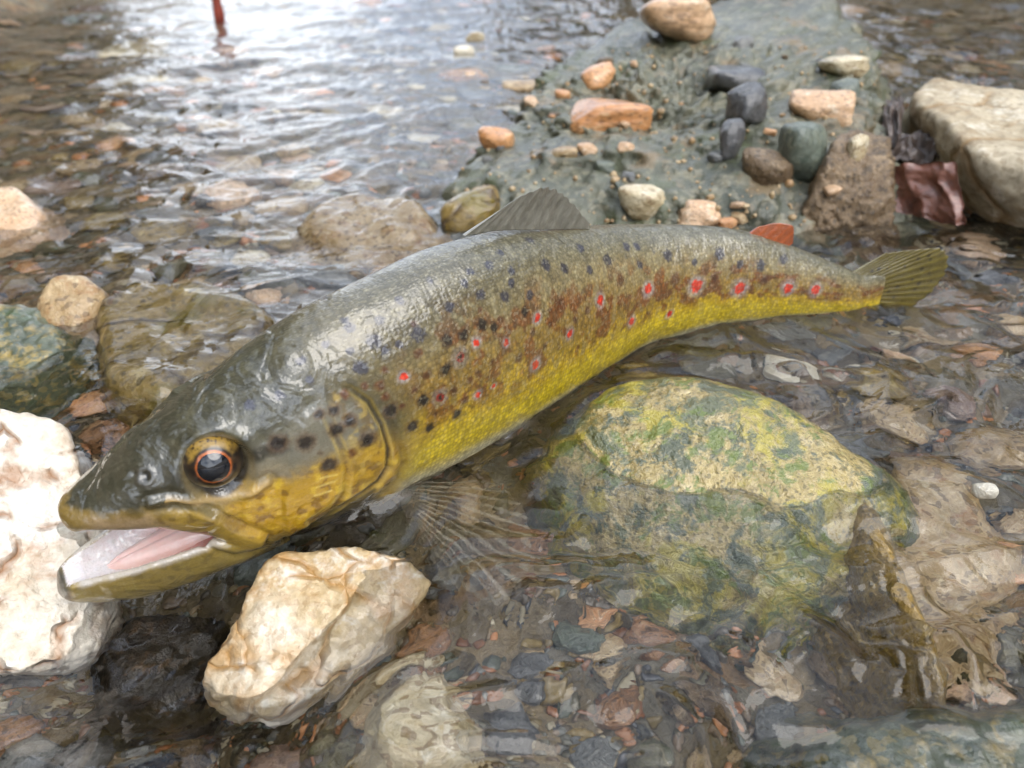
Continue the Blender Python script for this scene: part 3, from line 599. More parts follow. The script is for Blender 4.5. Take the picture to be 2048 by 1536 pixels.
# ------------------------------------------------------------------ stone shapes
_ico = {}
def ico(n):
    if n not in _ico:
        bm = bmesh.new(); bmesh.ops.create_icosphere(bm, subdivisions=n, radius=1.0)
        _ico[n] = (np.array([q.co[:] for q in bm.verts]), np.array([[w.index for w in f.verts] for f in bm.faces])); bm.free()
    return _ico[n]
def shape_planes(d, N, D, p):
    q = np.maximum(d@N.T, 0)/D[None]; return d*((q**p).sum(1)**(-1/p))[:, None]
BVH = {}
from mathutils.bvhtree import BVHTree
HERO = []                       # footprints, for the scatter and the water
def hero(name, outline, top, zbot, mat, label, cat='stone', lvl=6, slope=.35, p=12, amp=.25, freq=.5, fine=.05, over=None, slopes=None, group=None):
    """outline: photo pixels with heights, clockwise or not; top: three or more (px, py, z) tuples per plane"""
    pts = np.array([P(a, b, z) for a, b, z in outline]); c = pts.mean(0); c[2] = min(np.mean([P(*t)[2] for t in top[0]])*.4+zbot*.6, pts[:, 2].mean()-.1)
    N, D = [], []
    area = sum(a[0]*b[1]-b[0]*a[1] for a, b in zip(pts, np.roll(pts, -1, 0)))
    for i, (a, b) in enumerate(zip(pts, np.roll(pts, -1, 0))):
        e = b-a; o = np.array([e[1], -e[0], 0])*(1 if area > 0 else -1); o /= np.linalg.norm(o)+1e-9
        sl = slope if slopes is None else slopes[i]
        n = o+np.array([0, 0, sl]); n /= np.linalg.norm(n); dd = n@((a+b)/2-c)
        if dd > .05: N.append(n); D.append(dd)
    for t in top:
        a, b, d_ = (P(*q) for q in t); n = np.cross(b-a, d_-a); n /= np.linalg.norm(n); n = n if n[2] > 0 else -n
        N.append(n); D.append(max(n@(a-c), .1))
    N.append(np.array([0, 0, -1.])); D.append(c[2]-zbot)
    d, f = ico(lvl); v = shape_planes(d, np.array(N), np.array(D), p); vh = shape_planes(d, np.array(N), np.array(D), 40)
    v = np.where(v > 0, v*(vh.max(0)/v.max(0)), v*(vh.min(0)/v.min(0)))
    sd = len(HERO)*7.7
    v = v+d*(amp*fbm(v*freq+sd, 4)+fine*fbm(v*freq*5+sd, 3))[:, None]
    o = add_mesh(name, v, f, mat, loc=c); tag(o, label, cat, group)
    BVH[name] = BVHTree.FromPolygons([Vector(q) for q in (v+c)], f.tolist())
    HERO.append(dict(name=name, poly=pts[:, :2], v=v+c, over=over, bvh=BVH[name]))
    return o
hero('quartz_boulder', [(-160, 868, 1.0), (110, 856, .7), (195, 915, .2), (222, 1000, -.3), (205, 1090, -.8), (236, 1200, -1.2), (220, 1268, -1.5), (100, 1316, -1.6), (-20, 1350, -1.6), (-200, 1340, -1.4)],
     [[(-60, 910, 1.1), (120, 890, .7), (60, 1250, -1.45)], [(100, 1180, -.5), (-40, 1200, -.4), (60, 1290, -1.3)]], -4.5, M['quartz'],
     'large white quartz boulder with brown cracks beside the trout\'s snout', 'boulder', 7, .2, 15, .22, .55, .07, slopes=[.2, .2, .2, .1, 0, -.3, -.5, -.5, -.5, 0])
hero('cream_quartz_stone', [(490, 1200, -.6), (560, 1128, -.35), (640, 1106, -.2), (760, 1102, -.2), (868, 1158, -.55), (862, 1200, -.8), (800, 1270, -1.2), (680, 1400, -1.9), (560, 1455, -2.0), (430, 1418, -1.9), (402, 1345, -1.6), (430, 1280, -1.1)],
     [[(560, 1150, -.25), (800, 1130, -.3), (520, 1400, -1.3)], [(450, 1260, -.9), (490, 1210, -.5), (430, 1390, -1.35)]], -4, M['quartz2'],
     'cream quartz stone with ochre stains half submerged under the trout\'s gill', 'stone', 6, -.25, 13, .14, .8, .05)
hero('mossy_boulder', [(1080, 965, -.6), (1105, 870, .0), (1180, 780, .5), (1330, 728, .85), (1470, 742, .85), (1620, 818, .6), (1715, 880, .3), (1805, 985, -.3), (1865, 1100, -1.0), (1725, 1190, -1.6), (1600, 1300, -2.4), (1380, 1260, -2.1), (1195, 1140, -1.5), (1105, 1050, -1.1)],
     [[(1250, 800, .98), (1560, 850, .9), (1350, 1090, -.40)], [(1600, 880, .7), (1740, 1000, -.1), (1640, 1150, -.95)], [(1180, 850, .62), (1130, 960, -.15), (1250, 1080, -.5)], [(1300, 760, .95), (1500, 780, .95), (1400, 740, .6)]], -4.5, M['mossy'],
     'rounded green and yellow mossy boulder beside the trout\'s belly', 'boulder', 7, .12, 5, .14, .4, .04)
hero('algae_stone', [(1630, 1468, -.95), (1790, 1452, -.8), (2110, 1436, -.8), (2200, 1640, -1.0), (1600, 1640, -1.3)],
     [[(1700, 1480, -.72), (2000, 1480, -.62), (1850, 1600, -.72)]], -4, M['algae'], 'green algae-covered stone with ochre flecks at the water\'s edge below the mossy boulder', 'stone', 6, .5, 13, .12, .6, .05)
hero('yellow_ledge_stone', [(205, 640, .0), (290, 572, .35), (470, 588, .35), (552, 645, .1), (520, 745, -.4), (350, 850, -.5), (245, 835, -.5), (205, 720, -.3)],
     [[(290, 620, .45), (500, 640, .35), (330, 760, .25)]], -3.5, M['yellow'], 'yellow-brown stone with water spilling over it beside the trout\'s back', 'stone', 6, .12, 13, .15, .6, .05, over=.10)
hero('round_grey_tan_stone', [(598, 478, -.1), (640, 420, .25), (705, 398, .5), (800, 408, .5), (872, 452, .2), (862, 492, -.1), (760, 512, -.2), (640, 505, -.2)],
     [[(690, 430, .6), (820, 440, .5), (740, 490, .25)]], -3.5, M['tan'], 'tan stone just under the water beside the dorsal fin', 'stone', 6, .5, 13, .2, .5, .05, over=.12)
hero('silted_mound', [(878, 475, -.3), (890, 400, .2), (915, 345, .8), (985, 265, 1.6), (1080, 185, 2.4), (1180, 115, 3.0), (1290, 80, 3.2), (1440, 85, 3.2), (1560, 100, 3.2), (1690, 115, 3.0), (1760, 190, 2.6), (1785, 290, 1.8), (1775, 490, -.3), (1500, 500, -.4), (1100, 490, -.4)],
     [[(1000, 330, 1.4), (1600, 260, 3.8), (1300, 120, 4.2)], [(1000, 330, 1.4), (1250, 400, 1.3), (1250, 250, 2.7)], [(1250, 400, 1.2), (1650, 420, 1.3), (1500, 300, 2.9)]], -4, M['silt'],
     'broad grey-green silt-covered rock mound studded with pebbles behind the trout', 'boulder', 7, .45, 14, 1.0, .3, .42)
hero('pale_slab', [(1800, 260, 2.4), (1825, 200, 3.8), (1870, 158, 4.6), (2070, 198, 4.2), (2280, 240, 3.7), (2300, 510, .6), (2060, 452, .8), (1935, 410, 1.0), (1850, 335, 1.6)],
     [[(1880, 180, 4.6), (2100, 235, 4.2), (2000, 330, 3.5)], [(1900, 320, 3.1), (2060, 350, 3.1), (2000, 425, 1.6)]], .3, M['slab'], 'big pale weathered slab of rock on the water\'s edge behind the dead leaf', 'boulder', 6, .25, 14, .25, .4, .10,
     slopes=[.2, .2, .2, .2, .1, -.6, -.9, -.7, -.2])
hero('rough_brown_rock', [(1590, 490, -.3), (1600, 420, .8), (1630, 340, 2.4), (1690, 295, 3.0), (1765, 305, 2.8), (1785, 400, 1.0), (1775, 492, -.3)],
     [[(1640, 340, 2.9), (1750, 320, 3.0), (1690, 430, 1.7)]], -3, M['brown'], 'rough crumbly brown rock between the silted mound and the dead leaf', 'rock', 6, .2, 14, .3, .9, .15)
hero('shade_darkened_stone', [(225, 1275, -1.9), (300, 1215, -1.7), (420, 1220, -1.7), (440, 1330, -2.2), (380, 1420, -2.4), (240, 1400, -2.3)],
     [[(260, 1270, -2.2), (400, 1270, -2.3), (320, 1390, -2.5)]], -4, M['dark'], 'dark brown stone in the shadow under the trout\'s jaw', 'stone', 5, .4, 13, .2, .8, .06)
hero('sunken_tan_boulder', [(1730, 1010, -1.3), (1830, 940, -1.1), (1940, 1000, -1.2), (1990, 1130, -1.5), (1970, 1260, -1.9), (1850, 1300, -2.0), (1750, 1250, -1.9)],
     [[(1800, 1020, -1.2), (1940, 1040, -1.2), (1860, 1230, -1.7)]], -4, M['tan'], 'sunken tan boulder under clear water beside the mossy boulder', 'boulder', 6, .5, 8, .2, .6, .05)
hero('spill_ridge', [(1688, 985, -.45), (1725, 965, -.35), (1778, 1090, -.5), (1842, 1225, -.65), (1902, 1380, -.8), (1874, 1408, -.85), (1800, 1300, -.75), (1722, 1150, -.6)],
     [[(1700, 980, -.08), (1800, 1130, -.16), (1740, 1120, -.2)], [(1800, 1150, -.18), (1850, 1300, -.32), (1800, 1280, -.36)]], -4, M['spillbrown'], 'narrow wet olive-brown ridge standing in for water spilling off the mossy boulder', 'stone', 6, .35, 8, .16, .7, .06)  # added solid ridge in place of the glassy water spill off the boulder
hero('stained_underwater_stone', [(785, 1400, -2.2), (820, 1355, -2.1), (880, 1360, -2.1), (910, 1440, -2.2), (930, 1560, -2.4), (770, 1570, -2.4)],
     [[(820, 1380, -2.0), (880, 1390, -2.0), (850, 1530, -2.15)]], -4, M['cream'], 'pale ochre-stained stone under the water in front of the cream quartz stone', 'stone', 5, .4, 13, .15, .8, .05)
hero('green_moss_stone', [(-80, 640, .0), (30, 610, .5), (120, 640, .2), (150, 720, -.3), (60, 790, -.5), (-100, 780, -.4)],
     [[(-40, 650, .55), (90, 660, .4), (0, 750, .0)]], -3.5, M['algae'], 'green mossy stone rising from the water left of the yellow-brown stone', 'stone', 6, .5, 13, .2, .6, .08)
hero('pale_shore_stone', [(70, 640, .0), (110, 590, .5), (170, 568, .8), (212, 585, .7), (205, 640, .2), (150, 680, -.2), (90, 680, -.2)],
     [[(110, 610, .8), (190, 590, .95), (150, 660, .3)]], -3.0, M['tan'], 'pale tan stone next to the yellow-brown stone and the green mossy stone', 'stone', 5, .4, 13, .18, .8, .05)
hero('pale_veined_stone', [(-60, 450, -.2), (-20, 395, .5), (50, 390, .6), (88, 430, .3), (80, 475, -.1), (0, 500, -.3)],
     [[(-10, 410, .8), (60, 415, .7), (20, 470, .2)]], -3.5, M['salmon'], 'pale pinkish stone breaking the water above the green mossy stone', 'stone', 5, .4, 13, .2, .6, .06)

def ray_hit(px, py, names):
    d = Vector(ray(px, py)).normalized(); best = None
    for n in names:
        r = BVH[n].ray_cast(Vector((0, 0, HC)), d)
        if r[0] is not None and (best is None or r[3] < best[3]): best = r
    return best
# pebble templates shared by all pebbles
PEB = []
for i in range(14):
    r = np.random.default_rng(100+i); d, f = ico(4); k = r.integers(7, 14)
    N = r.normal(size=(k, 3)); N /= np.linalg.norm(N, axis=1)[:, None]; N = np.vstack([N, np.eye(3), -np.eye(3)]); D = np.r_[r.uniform(.72, 1.0, k), np.ones(6)]
    v = shape_planes(d, N, D, r.uniform(5, 11)); v = v+d*(.07*fbm(v*1.6+i*5, 3)+.02*fbm(v*6+i, 2))[:, None]; v /= np.abs(v).max(0)
    PEB.append((v, f))
_pm = {}
def pebble_mesh(i, mk):
    if (i, mk) not in _pm:
        o = add_mesh('pebble', PEB[i][0]*1.0, PEB[i][1], M[mk]); _pm[(i, mk)] = o.data; bpy.data.objects.remove(o)
    return _pm[(i, mk)]
def pebble(name, c, r, mk, rot, label, cat='pebble', group=None, shape=0):
    o = bpy.data.objects.new(name, pebble_mesh(shape, mk)); COL.objects.link(o)
    o.location = Vector(c)*CM; o.scale = r; o.rotation_euler = rot; tag(o, label, cat, group); return o
def on_mound(name, px, py, w, h, mk, label, rot=0, shape=0, cat='pebble', sink=.43, flat=.55, deep=.8):
    """a stone resting on the mound: (px, py) is the middle of its base, w and h its size in photo pixels"""
    r = ray_hit(px, py+h*.25, ['silted_mound', 'rough_brown_rock', 'pale_slab', 'cream_quartz_stone', 'quartz_boulder']); q = np.array(r[0]) if r else P(px, py, 0)
    k = proj(q)[2]/FPX; a = w*k/2; b = max(h*k/2, .1)
    rz = b*.95; q[2] += rz*(1-2*sink)
    pebble(name, q, (a, a*deep, rz), mk, (0, 0, math.radians(rot)), label, cat, None, shape)
B = 'on the silted mound'
on_mound('pebble', 1213, 218, 168, 74, 'orange', 'long bright orange granite pebble in the middle of the silted mound', 5, 1)
on_mound('pebble', 1202, 140, 88, 52, 'orange', 'squarish orange-brown pebble on the silted mound behind the long bright orange one', 20, 2)
on_mound('pebble', 990, 270, 76, 58, 'orange', 'upright orange pebble at the silted mound\'s edge towards the bright water', -20, 3)
on_mound('granite_cobble', 1358, 44, 168, 94, 'salmon', 'big rounded buff granite cobble on the far top of the silted mound', 0, 4, 'cobble', .15, .6)
on_mound('slate_pebble', 1474, 152, 118, 58, 'slate', 'flat oval slate-grey pebble on the silted mound', 0, 5)
on_mound('slate_pebble', 1492, 222, 82, 84, 'slate', 'tall dark slate pebble, the upper of two leaning on each other on the mound', 25, 6, 'pebble', .1)
on_mound('slate_pebble', 1458, 290, 58, 80, 'slate', 'narrow black slate pebble, the lower of two leaning on each other on the mound', 10, 7, 'pebble', .1)
on_mound('pebble', 1640, 200, 128, 76, 'salmon', 'salmon pink granite pebble on the mound near the pale slab', -15, 8)
on_mound('pebble', 1712, 283, 50, 60, 'cream', 'small pale yellow pebble at the mound\'s edge above the rough brown rock', 30, 9)
on_mound('pebble', 1125, 300, 60, 30, 'tan', 'small tan pebble, darker of a pair lying together on the mound', 0, 10)
on_mound('pebble', 1178, 296, 48, 34, 'salmon', 'small pinkish pebble of a pair lying together on the mound', 40, 11)
on_mound('pebble', 1292, 388, 112, 78, 'cream', 'cream pebble with tan end on the mound right behind the trout\'s back', 15, 12)
on_mound('pebble', 1392, 420, 92, 62, 'salmon', 'speckled pale pink pebble touching the trout\'s back', 0, 13)
on_mound('pebble', 950, 418, 140, 92, 'yellow', 'rough olive-yellow stone between the mound and the dorsal fin', 10, 2, 'stone', .25)
on_mound('stone', 1528, 340, 108, 84, 'brown', 'brown angular stone leaning in front of the slate pebbles', -25, 3, 'stone', .2)
on_mound('stone', 1600, 300, 96, 128, 'green', 'blue-green stone with a split beside the rough brown rock', 15, 5, 'stone', .3)
on_mound('pebble', 1690, 175, 60, 54, 'green', 'small blue-green pebble behind the salmon pink granite pebble', 0, 6)
on_mound('pebble', 1485, 85, 46, 40, 'grey', 'small smooth grey pebble beside the big buff cobble', 0, 7)
on_mound('pebble', 1040, 178, 76, 34, 'tan', 'low tan pebble where the mound meets the bright water', 0, 8)
on_mound('pebble', 930, 108, 46, 34, 'white', 'small white pebble far out in the bright shallow water', 0, 9)
on_mound('pebble', 950, 78, 40, 26, 'cream', 'small cream pebble behind the white one in the bright shallow water', 0, 1)
on_mound('pebble', 1090, 105, 56, 26, 'pink', 'low pink pebble in the water at the mound\'s far left edge', 0, 2)
on_mound('pebble', 1125, 186, 34, 26, 'orange', 'tiny orange pebble beside the long bright orange one', 0, 3)
on_mound('stone', 1690, 128, 110, 52, 'cream', 'pale flaky stone on the far crest of the mound', 10, 4, 'stone', .3)
on_mound('pebble', 1210, 330, 40, 28, 'green', 'little grey-green pebble half buried in the mound above the cream pebble', 0, 5)
on_mound('pebble', 1455, 440, 40, 24, 'orange', 'small orange pebble half hidden behind the trout\'s back', 0, 9)
on_mound('white_pebble', 1963, 986, 46, 38, 'white', 'clean white pebble breaking the water above the sunken tan boulder', 0, 10, 'pebble', .3, .6, .9)
rm = np.random.default_rng(31)
for i in range(34):
    px, py = rm.uniform(930, 1740), rm.uniform(110, 440); mk = ['tan', 'cream', 'salmon', 'orange', 'grey', 'green', 'brown'][int(rm.integers(7))]
    nm = dict(tan='tan', cream='cream', salmon='pinkish buff', orange='orange', grey='grey', green='grey-green', brown='brown')[mk]; wd = rm.uniform(16, 40)
    where = 'towards the pale slab' if px > 1480 else ('towards the bright water' if px < 1150 else 'around its middle')
    on_mound('pebble', px, py, wd, wd*rm.uniform(.5, .8), mk, f'little {nm} pebble half buried in the silted mound {where}', rm.uniform(0, 180), int(rm.integers(14)), 'pebble', .5, .6, .9)
    COL.objects[-1]['group'] = f'little {nm} pebbles half buried in the mound {where}'
# small grit half buried in the mound
rg = np.random.default_rng(5); gv, gf, off = [], [], 0; d2, f2 = ico(2)
gt_ = [d2*(1+.25*noise3(d2*1.5+i))[:, None] for i in range(9)]
for i in range(420):
    px, py = rg.uniform(900, 1770), rg.uniform(90, 460); r = ray_hit(px, py, ['silted_mound'])
    if r is None: continue
    rr = abs(rg.normal(0, .07))+.03; q = np.array(r[0]); v = gt_[i % 9]*rr*rg.uniform(.7, 1.3, 3); gv.append(v+q); gf.append(f2+off); off += len(v)
tag(add_mesh('grit', np.vstack(gv), np.vstack(gf), M['tan'], smooth=True), 'pale grit and tiny gravel stuck in the silted mound', 'grit', kind='stuff')
# dead leaves
def leaf(name, pix, mat, label, folds=.35, th=.05, nu=36, nv=30, stem=None):
    """pix: four corners px, py, z (base left, base right, tip right, tip left) of a curled leaf"""
    a, b, c, d = (P(*q) for q in pix); u = np.linspace(0, 1, nu)[:, None, None]; w = np.linspace(0, 1, nv)[None, :, None]
    p = (a*(1-u)+b*u)*(1-w)+(d*(1-u)+c*u)*w; n = np.cross(b-a, d-a); n /= np.linalg.norm(n)
    U, W = np.broadcast_arrays(u[..., 0], w[..., 0])
    q = np.stack([U*3, W*3, 0*U+len(name)*.7], -1)
    ed = 1+.10*noise3(q*2.3)
    ctr = p.mean((0, 1)); p = ctr+(p-ctr)*ed[..., None]
    p = p+n*(folds*(np.abs(np.sin(U*7.5+1.2*noise3(q)))*.6-.3+.6*noise3(q*1.2)+.18*noise3(q*4)))[..., None]
    N = nu*nv; V = np.vstack([p.reshape(-1, 3), (p-n*th).reshape(-1, 3)]); f = grid_faces(nu, nv); idx = np.arange(N).reshape(nu, nv); rim = []
    for e in (idx[:, 0], idx[:, -1][::-1], idx[0][::-1], idx[-1]): rim += [[e[i+1], e[i], e[i]+N, e[i+1]+N] for i in range(len(e)-1)]
    F = np.vstack([f, f[:, ::-1]+N, np.array(rim)]); c0 = V.mean(0)
    o = add_mesh(name, V-c0, F, mat, loc=c0); tag(o, label, 'leaf'); return o
m = NT('dead_leaf_brown'); v_ = m.coord(); n_ = m.noise(v_, 1.2, 5, .65)
m.bsdf(Base__Color=m.ramp(n_, [(.3, L4(90, 54, 44)), (.5, L4(124, 78, 62)), (.72, L4(64, 36, 30))]), Roughness=.3, Coat__Weight=.8, Coat__Roughness=.12, Normal=m.bump(m.noise(v_, 5, 5, .7), .12, .7)); LEAFM = m.m
m = NT('rotten_leaf_grey'); v_ = m.coord()
m.bsdf(Base__Color=m.ramp(m.noise(v_, 1.6, 5, .65), [(.3, L4(44, 36, 32)), (.6, L4(96, 80, 70)), (.75, L4(40, 30, 26))]), Roughness=.4, Coat__Weight=.5, Normal=m.bump(m.noise(v_, 5, 5, .7), .12, .8)); LEAFG = m.m
leaf('dead_leaf', [(1757, 332, 2.6), (1908, 322, 3.4), (1935, 455, 1.1), (1792, 425, .9)], LEAFM, 'wet reddish-brown dead leaf draped against the pale slab')
leaf('rotten_leaf', [(1770, 200, 4.0), (1808, 195, 4.2), (1800, 290, 2.8), (1762, 280, 2.7)], LEAFG, 'grey rotten leaf standing upright beside the pale slab', .5)
leaf('rotten_leaf', [(1775, 265, 2.9), (1900, 262, 3.4), (1880, 325, 2.3), (1780, 320, 2.2)], LEAFG, 'dark rotten leaf curled above the reddish-brown one', .6)
# red stick standing in the water
def tube(pts, radii, n=12):
    pts = np.asarray(pts, float); t = np.gradient(pts, axis=0); t /= np.linalg.norm(t, axis=1)[:, None]; a = np.cross(t, [.3, .9, .2]); a /= np.linalg.norm(a, axis=1)[:, None]; b = np.cross(t, a)
    k = np.linspace(0, 2*np.pi, n, endpoint=False); r = np.asarray(radii)[:, None, None]
    v = (pts[:, None]+r*(np.cos(k)[None, :, None]*a[:, None]+np.sin(k)[None, :, None]*b[:, None])).reshape(-1, 3)
    return v, [list(map(int, q)) for q in grid_faces(len(pts), n, True)]+[list(range(n))[::-1], list(range((len(pts)-1)*n, len(pts)*n))]
m = NT('red_bark'); v_ = m.coord(); m.bsdf(Base__Color=m.ramp(m.noise(v_, 1.1, 4), [(.3, L4(150, 62, 40)), (.7, L4(104, 40, 28))]), Roughness=.5, Normal=m.bump(m.noise(v_, 3, 4), .1))
sb = P(440, 42, 0); zz = np.linspace(-3, 9, 24)
sv_, sf_ = tube(np.stack([zz*-.10+.25*np.sin(zz*.5), 0*zz, zz], 1), .62-.015*zz+.06*np.sin(zz*2.1))
tag(add_mesh('stick', sv_, sf_, m.m, loc=sb), 'short red-brown stick poking out of the water far behind', 'stick')
# ------------------------------------------------------------------ stream bed, gravel and loose pebbles
def depth(x, y):                # water depth in cm
    q = np.stack([x*.05, y*.05, 0*x], -1)
    d = 2.6+.8*noise3(q)+.35*noise3(q*3.1)
    d = d-.9*sstep(16, 30, y)*sstep(8, -4, x-.25*y+6)                        # shallow riffle up to the left
    d = d+6*sstep(10, 26, x-.12*y)*sstep(46, 66, y)                          # deeper run beyond the slab
    d = d+1.6*np.exp(-(((x+6.8)/2.8)**2+((y-10.9)/2.0)**2))                  # hollow under the jaw
    return np.maximum(d, 1.0)
def zbed(x, y): return zwater(x, y)-depth(x, y)
xs = np.r_[np.linspace(-6000, -60, 30)**1, np.linspace(-59, 59, 170), np.linspace(60, 6000, 30)]
ys = np.r_[np.linspace(-6000, -8, 24), np.linspace(-7, 60, 110), np.linspace(61, 180, 60), np.linspace(190, 6000, 40)]
X, Y = np.meshgrid(xs, ys, indexing='ij')
# the stream runs away to the upper left; banks rise on both sides of it
Yp = np.clip(Y, 0, 6000); xl = -.37*Yp-60; xr = -.11*Yp+115; cx = (xl+xr)/2; side = np.abs(X-cx)
wid = (xr-xl)/2
bank = sstep(0, 110, side-wid)*np.where(X > cx, 55, 95)+np.clip(side-wid-60, 0, 2600)*np.where(X > cx, .16, .34)
bank = bank*(1+.25*noise3(np.stack([X*.004, Y*.004, 0*X], -1)))
Z = zbed(X, Y)-sstep(60, 160, Y)*4*sstep(0, 60, wid-side)+bank+.12*noise3(np.stack([X*.5, Y*.5, 0*X+3], -1))
m = NT('stream_bed'); v_ = m.coord(); n1 = m.noise(v_, .10, 5, .65); n2 = m.noise(v_, .9, 5, .7); vo = m.node('ShaderNodeTexVoronoi', Vector=v_, Scale=.9)
c = m.ramp(n1, [(.3, L4(90, 76, 50)), (.5, L4(118, 100, 68)), (.7, L4(98, 88, 64))]); c = m.mix(.75, c, m.ramp(m.node('ShaderNodeSeparateColor', i0=vo.outputs['Color']).outputs[0], [(0, L4(74, 64, 46)), (.3, L4(106, 92, 64)), (.5, L4(130, 112, 80)), (.7, L4(98, 94, 80)), (.85, L4(120, 90, 56)), (1, L4(68, 64, 54))], 'CONSTANT')); c = m.mix(m.mapr(n2, .4, .7, 0, .6), c, L4(58, 48, 34))
m.bsdf(Base__Color=c, Roughness=.7, Normal=m.bump(m.math('ADD', n2, m.math('MULTIPLY', vo.outputs['Distance'], -.6)), .5, .8))
bed = add_mesh('stream_bed', np.stack([X, Y, Z], -1).reshape(-1, 3), grid_faces(len(xs), len(ys))[:, ::-1], m.m); tag(bed, 'brown gravelly stream bed and banks', 'stream bed', kind='structure')
HP = [(h_['poly'], h_['name']) for h_ in HERO]
def clear_of(x, y, r, pad=.0):
    for poly, _ in HP:
        if sdpoly(np.array([x]), np.array([y]), poly)[0] > -r*.45-pad: return False
    d = np.hypot(FXY[:, 0]-x, FXY[:, 1]-y).min()
    return True if d > 1.0+r else (d > .2)   # stones may lie under the trout
KIND = dict(tan='tan', cream='cream', rust='rusty brown', grey='grey', olive='olive', orange='orange', salmon='pinkish buff', pink='dull pink', green='grey-green', slate='dark slate', brown='rough brown', white='white', yellow='yellow-brown', dark='blackish')
KW = [('tan', 18), ('cream', 10), ('rust', 9), ('grey', 14), ('olive', 16), ('orange', 8), ('salmon', 10), ('pink', 2), ('green', 8), ('slate', 4), ('brown', 12), ('white', 3), ('yellow', 8)]
NEARBY = dict(quartz_boulder='the white quartz boulder', cream_quartz_stone='the cream quartz stone', mossy_boulder='the mossy boulder', algae_stone='the green algae-covered stone', yellow_ledge_stone='the overflowed yellow-brown stone', round_grey_tan_stone='the sunken tan stone by the dorsal fin', silted_mound='the silted mound', pale_slab='the pale slab', rough_brown_rock='the rough brown rock', shade_darkened_stone='the dark stone under the jaw', sunken_tan_boulder='the sunken tan boulder', stained_underwater_stone='the ochre-stained stone', spill_ridge='the wet olive-brown spill ridge', green_moss_stone='the green mossy stone', pale_shore_stone='the pale tan shore stone', pale_veined_stone='the pale pinkish stone')
def zone(x, y, px, py):
    best = sorted((max(0., -sdpoly(np.array([x]), np.array([y]), poly)[0]), n) for poly, n in HP)
    d, n = best[0]; df_ = np.hypot(FXY[:, 0]-x, FXY[:, 1]-y).min()-1.5
    if np.hypot(x-sb[0], y-sb[1]) < 14: return 'near the red stick'
    if df_ < d and df_ < 3.5: return 'close by the trout\'s '+('head' if x < -4 else 'back' if y > np.interp(x, FXY[:, 0], FXY[:, 1]) else 'belly' if x < 7 else 'tail')
    k = np.array([np.mean(h_['v'][:, :2], 0) for h_ in HERO if h_['name'] == n])[0]
    side_ = 'upstream of' if y > k[1]+abs(x-k[0]) else ('downstream of' if y < k[1]-abs(x-k[0]) else 'abreast of')
    how = 'right beside' if d < 1.2 else ('just '+side_ if d < 5 else (side_ if d < 14 else 'well '+side_ if d < 30 else 'far '+side_))
    return f'{how} {NEARBY[n]}'
ZSET = {}
rs = np.random.default_rng(21); placed = []
def try_place(px, py, rpx, tries=1, tight=.8):
    z0 = -1.8
    p = P(px, py, z0); k = proj(p)[2]/FPX; r = rpx*k; x, y = p[0], p[1]
    for (ax, ay, ar) in placed:
        if (ax-x)**2+(ay-y)**2 < (tight*(ar+r))**2: return None
    if not clear_of(x, y, r): return None
    placed.append((x, y, r)); return x, y, r
specs = []
ks, ws = zip(*KW); ws = np.array(ws)/sum(ws)
# stones the photograph shows singly (middle px, py, half width px, kind)
for px, py, rp, mk in [(360, 1390, 52, 'pink'), (1240, 1385, 60, 'rust'), (1150, 1260, 60, 'green'), (1210, 1290, 46, 'tan'), (1400, 1380, 60, 'brown'), (1060, 1080, 36, 'rust'), (960, 940, 60, 'yellow'), (1180, 1215, 22, 'orange'), (1310, 1480, 40, 'olive'), (1440, 1500, 36, 'tan'),
                       (860, 1290, 46, 'rust'), (1010, 1420, 60, 'slate'), (1780, 760, 40, 'salmon'), (1930, 760, 34, 'orange'), (2000, 700, 46, 'tan'), (1880, 850, 40, 'pink'), (2010, 1150, 36, 'orange'), (1980, 1360, 40, 'salmon'), (1880, 1380, 44, 'tan'), (1560, 1420, 36, 'grey'),
                       (480, 445, 60, 'salmon'), (640, 570, 70, 'tan'), (660, 610, 60, 'grey'), (440, 300, 46, 'tan'), (235, 340, 36, 'orange'), (170, 390, 46, 'tan'), (265, 235, 44, 'tan'), (290, 200, 50, 'cream'), (40, 245, 34, 'tan'), (150, 315, 36, 'tan'), (270, 135, 80, 'cream'), (45, 175, 50, 'yellow'),
                       (160, 150, 34, 'pink'), (340, 525, 70, 'yellow'), (130, 430, 46, 'pink'), (230, 470, 40, 'olive'), (60, 530, 46, 'brown'), (240, 300, 30, 'cream'), (80, 598, 22, 'orange'), (700, 40, 70, 'rust'), (130, 560, 40, 'olive'), (440, 520, 34, 'grey'), (330, 370, 40, 'grey'),
                       (100, 1480, 60, 'slate'), (230, 1480, 50, 'grey'), (560, 1500, 60, 'pink'), (680, 1480, 46, 'olive'), (40, 770, 34, 'slate'), (60, 815, 40, 'rust'), (330, 810, 34, 'rust')]:
    q = try_place(px, py, rp, 1, .6)
    if q: specs.append((*q, mk))
for n_try, (lo, hi) in [(900, (34, 58)), (2600, (20, 36)), (5000, (13, 22))]:
    for _ in range(n_try):
        if len(specs) >= 262: break
        px = rs.uniform(-60, 2110); py = rs.uniform(10, 1540) if rs.random() < .8 else rs.uniform(10, 620)
        sc = np.interp(py, [0, 300, 900, 1536], [.55, .85, 1.1, 1.2]); q = try_place(px, py, rs.uniform(lo, hi)*sc)
        if q: specs.append((*q, (ks[rs.choice(len(ks), p=ws)] if 15 < q[1] < 24 else 0) or (['slate', 'olive', 'brown', 'grey', 'rust', 'green', 'tan', 'dark'][rs.choice(8, p=[.08, .18, .18, .12, .08, .08, .24, .04])] if q[1] < 15 else 0) or ['tan', 'cream', 'salmon', 'orange', 'yellow', 'olive', 'brown', 'grey', 'pink'][rs.choice(9, p=[.26, .14, .13, .08, .12, .1, .07, .06, .04])]))
